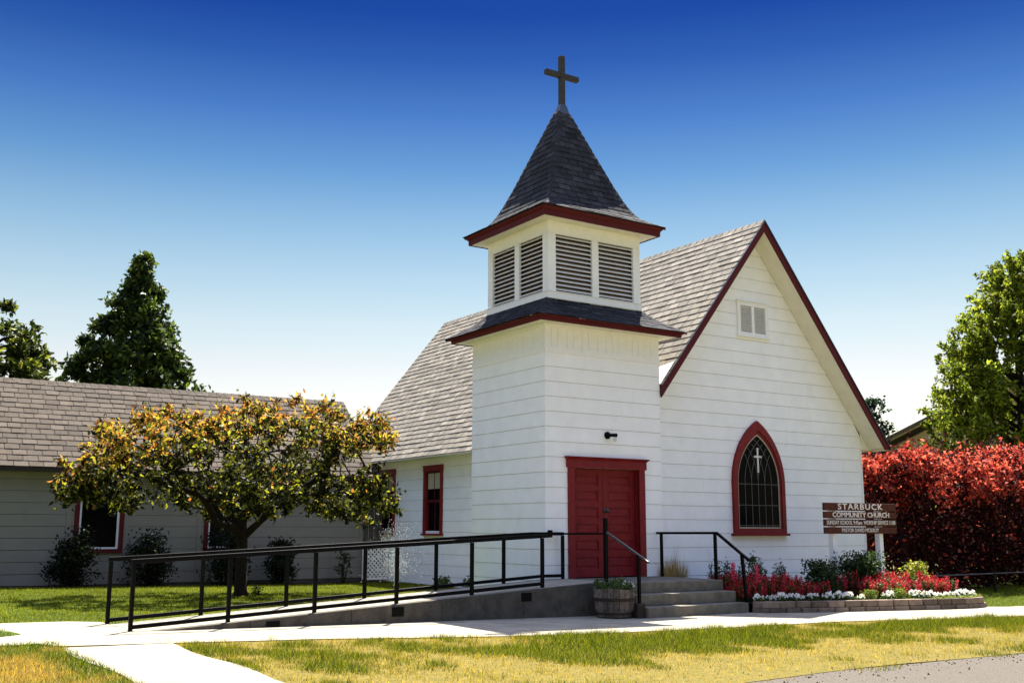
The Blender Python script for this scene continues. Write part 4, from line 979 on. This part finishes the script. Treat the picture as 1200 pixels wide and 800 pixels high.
# the small bronze-leaved tree on the lawn
TXX, TYY = -3.33, 5.6; tz = gz(TXX)
tree = empty('bronze_leaf_tree', (TXX,TYY,tz), 'small spreading tree with bronze green leaves on the lawn before the annex', 'tree')
top = interp([(-7.0,1.95),(-6.75,2.35),(-6.2,2.95),(-5.65,3.28),(-4.9,3.30),(-4.3,3.52),(-3.5,3.84),(-2.5,3.86),(-1.9,3.72),(-1.1,3.40),(-.7,3.10),(-.5,2.62),(-.12,2.15),(0,1.9)])
bot = interp([(-7.0,1.82),(-6.5,1.72),(-5.8,1.62),(-5.0,1.52),(-4.3,1.55),(-3.7,1.62),(-3.2,1.85),(-2.7,1.62),(-1.9,1.66),(-1.0,1.62),(-.3,1.6),(0,1.75)])
rng = np.random.default_rng(33)
cl = []
LOBES = [(95,560,26),(76,578,13),(118,520,22),(150,555,32),(165,500,17),(198,512,26),(190,575,27),(238,508,26),(240,564,28),(272,490,26),(286,536,29),(308,484,22),(345,486,22),(335,562,28),(357,528,22),(398,498,24),(388,567,28),(424,508,12),(430,572,24),(449,592,12),(300,590,20),(225,593,17),(372,592,19),(130,588,17),(262,598,15),(410,600,13)]
lob = []
for (u_, v_, r_px) in LOBES:
    x = -6.874+(u_-62)*.01695; z = 3.83-(v_-467)*.01655; r = r_px*.0170; t = (x+3.45)/3.5; dep = 2.1*math.sqrt(max(.03, 1-t*t))
    for yy in np.arange(-dep, dep+.01, max(.45, dep/2.6)):
        sh = 1-.35*(abs(yy)/2.2)**2
        lob.append((x*(1-.12*abs(yy)/2.2)-3.4*.12*abs(yy)/2.2+rng.normal(0,.07), TYY+yy+rng.normal(0,.10), 2.35+(z-2.35)*sh+rng.normal(0,.06), r*rng.uniform(.8,1.1)))
lob = np.array(lob)
while len(cl) < 430:                                  # twig ends on the outside of the lobes
    q = lob[rng.integers(0, len(lob))]; d = rng.normal(size=3); d /= np.linalg.norm(d)
    cl.append(tuple(q[:3]+d*q[3]*rng.uniform(.45, 1.0)*np.array([1,1,.9])))
cl = np.array(cl); n = 27000; idx = rng.integers(0, len(cl), n); sc_ = rng.uniform(.05, .125, len(cl))
dirs = rng.normal(size=(len(cl),3))*np.array([1,1,.8])+np.array([0,0,.15]); dirs /= np.linalg.norm(dirs,axis=1)[:,None]
P = cl[idx]+dirs[idx]*(rng.uniform(-.5,.5,n)*.34)[:,None]+rng.normal(0, 1, (n,3))*(sc_[idx]*.62)[:,None]
newg_lit = np.clip((P[:,2]-np.interp(P[:,0],[-7,-5,-3,-1,0],[1.7,2.5,2.95,2.5,1.8]))*.8+.02, .03, .62)
isn = rng.uniform(0,1,n) < newg_lit
c = np.where(isn[:,None], mixcol(rng,n,[(.27,.11,.026),(.32,.19,.030),(.24,.20,.022)],[2.5,2,2.5]), mixcol(rng,n,[(.016,.020,.006),(.045,.052,.009),(.010,.011,.005),(.19,.20,.016)],[3,2,3.5,1.5]))  # bronze new growth, with the sunlit top and shaded underside painted into the leaves
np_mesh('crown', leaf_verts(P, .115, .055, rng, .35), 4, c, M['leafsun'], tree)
j = V((TXX,TYY,1.0)); parts = [([(TXX+.03,TYY,tz-.05),(TXX+.01,TYY,tz+.10),(TXX,TYY,.6),j,(TXX-.02,TYY,1.5),(TXX+.06,TYY-.05,2.2),(TXX-.05,TYY,3.2)], [.18,.125,.108,.105,.078,.05,.02])]
limbs = [[j+V((.03,0,.12)),(-3.06,5.5,1.38),(-2.7,5.4,1.72),(-2.2,5.3,1.86),(-1.5,5.2,2.2),(-.8,5.3,2.4)], [j+V((0,0,.06)),(-3.50,5.5,1.25),(-3.78,5.4,1.40),(-4.05,5.3,1.75),(-5.0,5.3,2.2),(-6.2,5.4,2.4)], [j+V((0,0,.4)),(-3.2,6.0,1.9),(-2.8,6.8,2.4),(-2.3,7.2,2.9)], [j+V((0,0,.45)),(-3.7,6.1,1.9),(-4.4,6.9,2.4),(-4.9,7.2,2.8)], [(-3.76,5.4,1.36),(-3.98,5.2,1.36),(-4.3,4.9,1.75),(-5.0,4.5,2.3)], [(-2.75,5.4,1.7),(-2.2,4.8,2.2),(-1.9,4.3,2.7)]]
for L in limbs:
    k = len(L); parts.append((L, [.062*(1-i/(k))+.018 for i in range(k)]))
for q in range(0, len(cl), 7):
    c0 = cl[q]; b = min((V(p) for L in limbs for p in L[1:]), key=lambda p: (p-V(c0)).length)
    parts.append(([b, b.lerp(V(c0), .5)+V((0,0,.05)), V(c0)], [.022,.014,.006]))
trunk_mesh(parts, tree)
# suckers at the foot
shrub('sapling_shoots', TXX+.32, TYY-.05, .14, .16, 160, .05, dg, [1,1,1], 'few small shoots at the foot of the bronze tree', 'plant', z=gz(TXX), stem=False)

def crown_tree(name, label, x, y, h, prof, nclump, nleaf, L, cols, wts, seed, z0=0., trunk_r=.3, lean=.35, clump=.5, group=None, depth=1.0, flat=.8, spray=0, lm='leaf'):
    """prof: list of (height fraction, left radius, right radius)"""
    rg = np.random.default_rng(seed); o = empty(name, (x,y,z0), label, 'tree', group)
    hs = [p[0]*h for p in prof]; cl = []
    while len(cl) < nclump:
        z = rg.uniform(hs[0], hs[-1]); l = np.interp(z, hs, [p[1] for p in prof]); r = np.interp(z, hs, [p[2] for p in prof])
        if rg.uniform() > (l+r)/max(p[1]+p[2] for p in prof)+.1: continue
        a = rg.uniform(0, 6.283); q = rg.uniform(.25, 1)**.55; rx = (r if math.cos(a) > 0 else l)
        cl.append((math.cos(a)*rx*q, math.sin(a)*(l+r)/2*q*depth, z))
    cl = np.array(cl); cs = rg.uniform(.55, 1.15, nclump)*clump
    idx = rg.integers(0, nclump, nleaf); d = rg.normal(0, 1, (nleaf,3)); d /= np.linalg.norm(d, axis=1)[:,None]; d *= (rg.uniform(0,1,nleaf)**.5)[:,None]
    if spray:
        dr_ = cl*np.array([1,1,0]); dr_ = dr_/(np.linalg.norm(dr_,axis=1)[:,None]+1e-6)*.7+np.array([0,0,spray])+rg.normal(0,.35,cl.shape); dr_ /= np.linalg.norm(dr_,axis=1)[:,None]
        tt = rg.uniform(-1,1,nleaf); P = cl[idx]+dr_[idx]*(tt*cs[idx]*1.7)[:,None]+d*(cs[idx]*.55*(1.1-.6*np.abs(tt)))[:,None]+np.array([x,y,z0])
    else: P = cl[idx]+d*cs[idx][:,None]*np.array([1,1,flat])+np.array([x,y,z0])
    # camera-right axis for left/right radii
    loc = P-np.array([x,y,z0]); rt = np.array([_r.x,_r.y]); fw = np.array([-_r.y,_r.x])
    P[:,0] = x+loc[:,0]*rt[0]+loc[:,1]*fw[0]; P[:,1] = y+loc[:,0]*rt[1]+loc[:,1]*fw[1]
    tone = rg.uniform(.65,1.3,nclump)
    np_mesh('crown', leaf_verts(P, L, L*.6, rg), 4, np.clip(mixcol(rg,nleaf,cols,wts)*tone[idx][:,None],0,1), M[lm], o)
    m__ = MB(); m__.tube([(x,y,z0-.3),(x,y,z0+h*.3),(x+.1,y,z0+h*.6),(x,y,z0+h*.93)], [trunk_r,trunk_r*.8,trunk_r*.45,.03], 10)
    for c in cl[::max(1, nclump//60)]:
        wx__ = x+c[0]*rt[0]+c[1]*fw[0]; wy__ = y+c[0]*rt[1]+c[1]*fw[1]
        m__.tube([(x,y,z0+max(.2*h, c[2]-.45*math.hypot(c[0],c[1]))), (x*.5+wx__*.5, y*.5+wy__*.5, z0+c[2]-.1*math.hypot(c[0],c[1])), (wx__,wy__,z0+c[2])], [trunk_r*.28,trunk_r*.15,.02], 6)
    m__.build('trunk', M['bark'], o, smooth=True)
    return o
gcols = [(.030,.055,.012),(.05,.085,.018),(.018,.034,.010),(.085,.13,.022)]
# behind the annex: u 80-235 at y=22
crown_tree('conical_tree', 'tall dark green conical tree rising behind the annex roof', -1.70, 22.0, 10.65, [(.15,3.0,2.6),(.42,3.0,2.5),(.585,2.45,1.95),(.64,2.2,1.6),(.755,1.45,1.1),(.87,.75,.65),(.95,.25,.35),(1.0,.08,.2)], 420, 34000, .21, [(.022,.038,.008),(.040,.062,.012),(.012,.022,.006),(.10,.145,.018)], [4,3,3,2], 41, clump=.36)
crown_tree('round_tree', 'dark green round topped tree at the far left behind the annex roof', -6.45, 23.0, 9.0, [(.25,2.2,1.6),(.5,2.7,2.0),(.68,2.6,2.35),(.80,2.3,1.9),(.92,1.3,1.2),(1.0,.3,.4)], 160, 20000, .22, [(.032,.046,.009),(.055,.075,.012),(.014,.024,.006),(.15,.17,.02)], [4,3,3,2.5], 42, clump=.45)
shrub('far_bush', .75, 22.5, .55, 6.75, 1500, .25, gcols, [3,3,2,1], 'small green treetop just right of the conical tree behind the annex roof', 'tree', z=-.1)
# right: light green tree behind the hedge
crown_tree('light_green_tree', 'tall light green tree with feathery edges beyond the red hedge', 34.4, 11.8, 13.4, [(.10,4.2,4.5),(.24,4.7,5),(.36,4.5,5),(.5,4.1,5),(.62,3.5,5),(.74,2.6,4.8),(.84,1.7,4.4),(.93,.7,3.6),(1.0,.05,2.4)], 680, 64000, .20, [(.085,.12,.010),(.14,.175,.015),(.028,.045,.006),(.21,.235,.025)], [4,3,3,3], 43, clump=.46, trunk_r=.35, depth=.8, spray=.55, lm='leaffar')
crown_tree('fir_tree', 'dark green fir tip showing just past the right eave of the church', 27.75, 15.0, 7.25, [(.1,3.2,3.2),(.70,1.35,1.55),(.84,.62,.75),(1.0,.03,.05)], 150, 8000, .19, [(.010,.024,.014),(.016,.036,.018)], [1,1], 44, clump=.34, spray=.1)
# neighbouring house
HX, HY = 42.84, 17.04
hs = empty('neighbour_house', (HX,HY,0), 'beige house with a low gable roof half hidden behind the green tree', 'house')
m_ = MB(); m_.box((HX-7,HY+.8,-.1),(HX+7,HY+9,5.6)); m_.build('wall', M['beige'], hs)
m_ = MB(); e0, e1 = 5.72, 9.6
for sg_ in (-1, 1):
    q_ = [(HX+sg_*.0005, e1), (HX+sg_*8, e0), (HX+sg_*8, e0-.22), (HX+sg_*.0005, e1-.22)]
    m_.hexa([(x,HY,z) for x, z in q_], [(x,HY+9.6,z) for x, z in q_])
m_.build('roof', M['shingle3'], hs)
m_ = MB(); m_.hexa([(HX-7,HY+.78,5.6),(HX+7,HY+.78,5.6),(HX,HY+.78,9.0)], [(HX-7,HY+1,5.6),(HX+7,HY+1,5.6),(HX,HY+1,9.0)]); m_.build('gable', M['beige'], hs)
m_ = MB(); m_.poly([(HX-7.9,HY+.03,e0-.225+.045),(HX-.1,HY+.03,e1-.265),(HX-.1,HY+.8,e1-.265),(HX-7.9,HY+.8,e0-.18)]); m_.build('soffit', M['housewall'], hs)
hs.rotation_euler.z = R_(-59)

# ------------------------------------------------------------------ red hedge, rail fence
hg = empty('red_leaf_hedge', (14,.9,-.07), 'tall dense red leaved hedge to the right of the church', 'hedge')
rng = np.random.default_rng(51)
cl, young_lit = [], []
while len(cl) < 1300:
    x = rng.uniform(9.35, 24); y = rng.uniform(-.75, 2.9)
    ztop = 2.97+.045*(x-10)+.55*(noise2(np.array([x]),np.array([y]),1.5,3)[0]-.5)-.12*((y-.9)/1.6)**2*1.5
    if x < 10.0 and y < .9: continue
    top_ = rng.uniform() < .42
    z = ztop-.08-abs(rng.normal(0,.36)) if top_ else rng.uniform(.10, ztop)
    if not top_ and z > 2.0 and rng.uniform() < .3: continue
    cl.append((x, y, z)); young_lit.append(.88 if top_ else .05)  # red new growth on top; sunlit top and shaded base are also painted in
cl = np.array(cl); n = 120000; idx = rng.integers(0, len(cl), n); yg = np.array(young_lit)
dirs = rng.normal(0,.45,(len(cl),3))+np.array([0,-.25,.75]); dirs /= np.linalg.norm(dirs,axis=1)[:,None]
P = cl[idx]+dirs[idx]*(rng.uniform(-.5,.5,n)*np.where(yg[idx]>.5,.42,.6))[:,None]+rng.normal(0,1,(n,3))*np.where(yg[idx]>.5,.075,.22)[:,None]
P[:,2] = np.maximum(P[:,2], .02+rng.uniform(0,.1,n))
yl_ = (rng.uniform(0,1,n) < np.array(young_lit)[idx])[:,None]
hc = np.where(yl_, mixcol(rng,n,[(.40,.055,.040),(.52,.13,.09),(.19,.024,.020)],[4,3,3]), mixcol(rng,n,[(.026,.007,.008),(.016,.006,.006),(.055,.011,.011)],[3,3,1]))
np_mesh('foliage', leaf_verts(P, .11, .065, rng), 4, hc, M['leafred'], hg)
m_ = MB()
for k in range(26):
    x = 9.9+k*.55; y = rnd.uniform(.3,1.6); m_.tube([(x,y,-.1),(x+rnd.uniform(-.2,.2),y+rnd.uniform(-.3,.3),1.3),(x+rnd.uniform(-.4,.4),y+rnd.uniform(-.6,.6),2.6)], [.05,.03,.010], 6)
m_.build('stems', M['bark'], hg)
fn = empty('rail_fence', (13,-1.0,-.07), 'low pale rail fence in front of the red hedge', 'fence')
m_ = MB(); m_.bar((9.0,-1.0,.33),(24,-1.0,.38),.022); m_.build('rail', M['greyslat'], fn)
for x in (9.1,11.25,13.5,16.0,18.5): 
    m_ = MB(); m_.box((x-.02,-1.02,-.1),(x+.02,-.98,.40)); m_.build('post', M['bark'], fn)

# ------------------------------------------------------------------ shrubs along the annex
GB_ = 'dark rose bushes along the annex wall'
for (u, yy, hgt, r, lab) in [(-7.75,9.9,1.0,.38,'dark rose bush at the left edge against the annex wall'), (-5.62,9.95,1.25,.55,'dark leafy bush under the left annex window'), (-3.95,9.95,1.15,.55,'broad dark bush between the two annex windows'), (-2.25,9.95,1.2,.55,'dark bush behind the trunk of the bronze tree'), (-.85,9.9,1.02,.42,'narrow dark bush right of the bronze tree trunk')]:
    shrub('rose_bush', u, yy, r, hgt, 2600, .085, [(.010,.015,.006),(.017,.024,.008),(.007,.009,.005)], [3,2,2], lab, 'bush', GB_, z=gz(u))
shrub('thin_shrub', .78, 9.9, .22, .85, 220, .08, [(.03,.05,.014),(.05,.03,.02)], [2,1], 'thin sparse shrub near the right corner of the annex beside the lattice', 'bush', z=-.07)
for i, (x, y, s_) in enumerate([(1.75,6.6,.2),(1.9,5.6,.24),(1.95,4.9,.24)]):
    shrub('low_plant', x, y, s_, .26, 260, .09, [(.05,.09,.02),(.08,.12,.03)], [1,1], ['low green plant at the church side wall, farthest from the tower','low green plant at the church side wall, middle of three','low green plant at the church side wall, nearest the tower'][i], 'plant', z=-.07, stem=False)

# ------------------------------------------------------------------ sprinkler spray
rng = np.random.default_rng(61); n = 1900; a = rng.uniform(0, 6.283, n); t = rng.uniform(0, 1, n); sp_ = rng.uniform(.2, 1.1, n)
xx = .25+np.cos(a)*t*.75*sp_; yy = 6.0+np.sin(a)*t*.75*sp_; zz = -.02+(3.6*t-3.2*t*t)*1.3*rng.uniform(.25,1.15,n)
c3 = np.stack([xx, yy, np.maximum(zz, .0)], 1); r = rng.uniform(.003,.0085,n)
vs = np.concatenate([np.stack([c3+tv[i]*r[:,None]*np.array([.6,.6,1.3]) for i in f_], 1) for f_ in tf])
np_mesh('sprinkler_spray', vs, 3, np.ones((4*n,3)), M['drop'], kind='stuff')
sk_ = empty('lawn_sprinkler', (.25,6.0,-.07), 'small lawn sprinkler throwing a fine spray beside the church side wall', 'sprinkler')
m_ = MB(); m_.tube([(.25,6.0,-.08),(.25,6.0,.04)], [.02,.02], 8); m_.tube([(.25,6.0,.04),(.25,6.0,.07)], [.035,.03], 10); m_.build('sprinkler_head', M['black'], sk_)
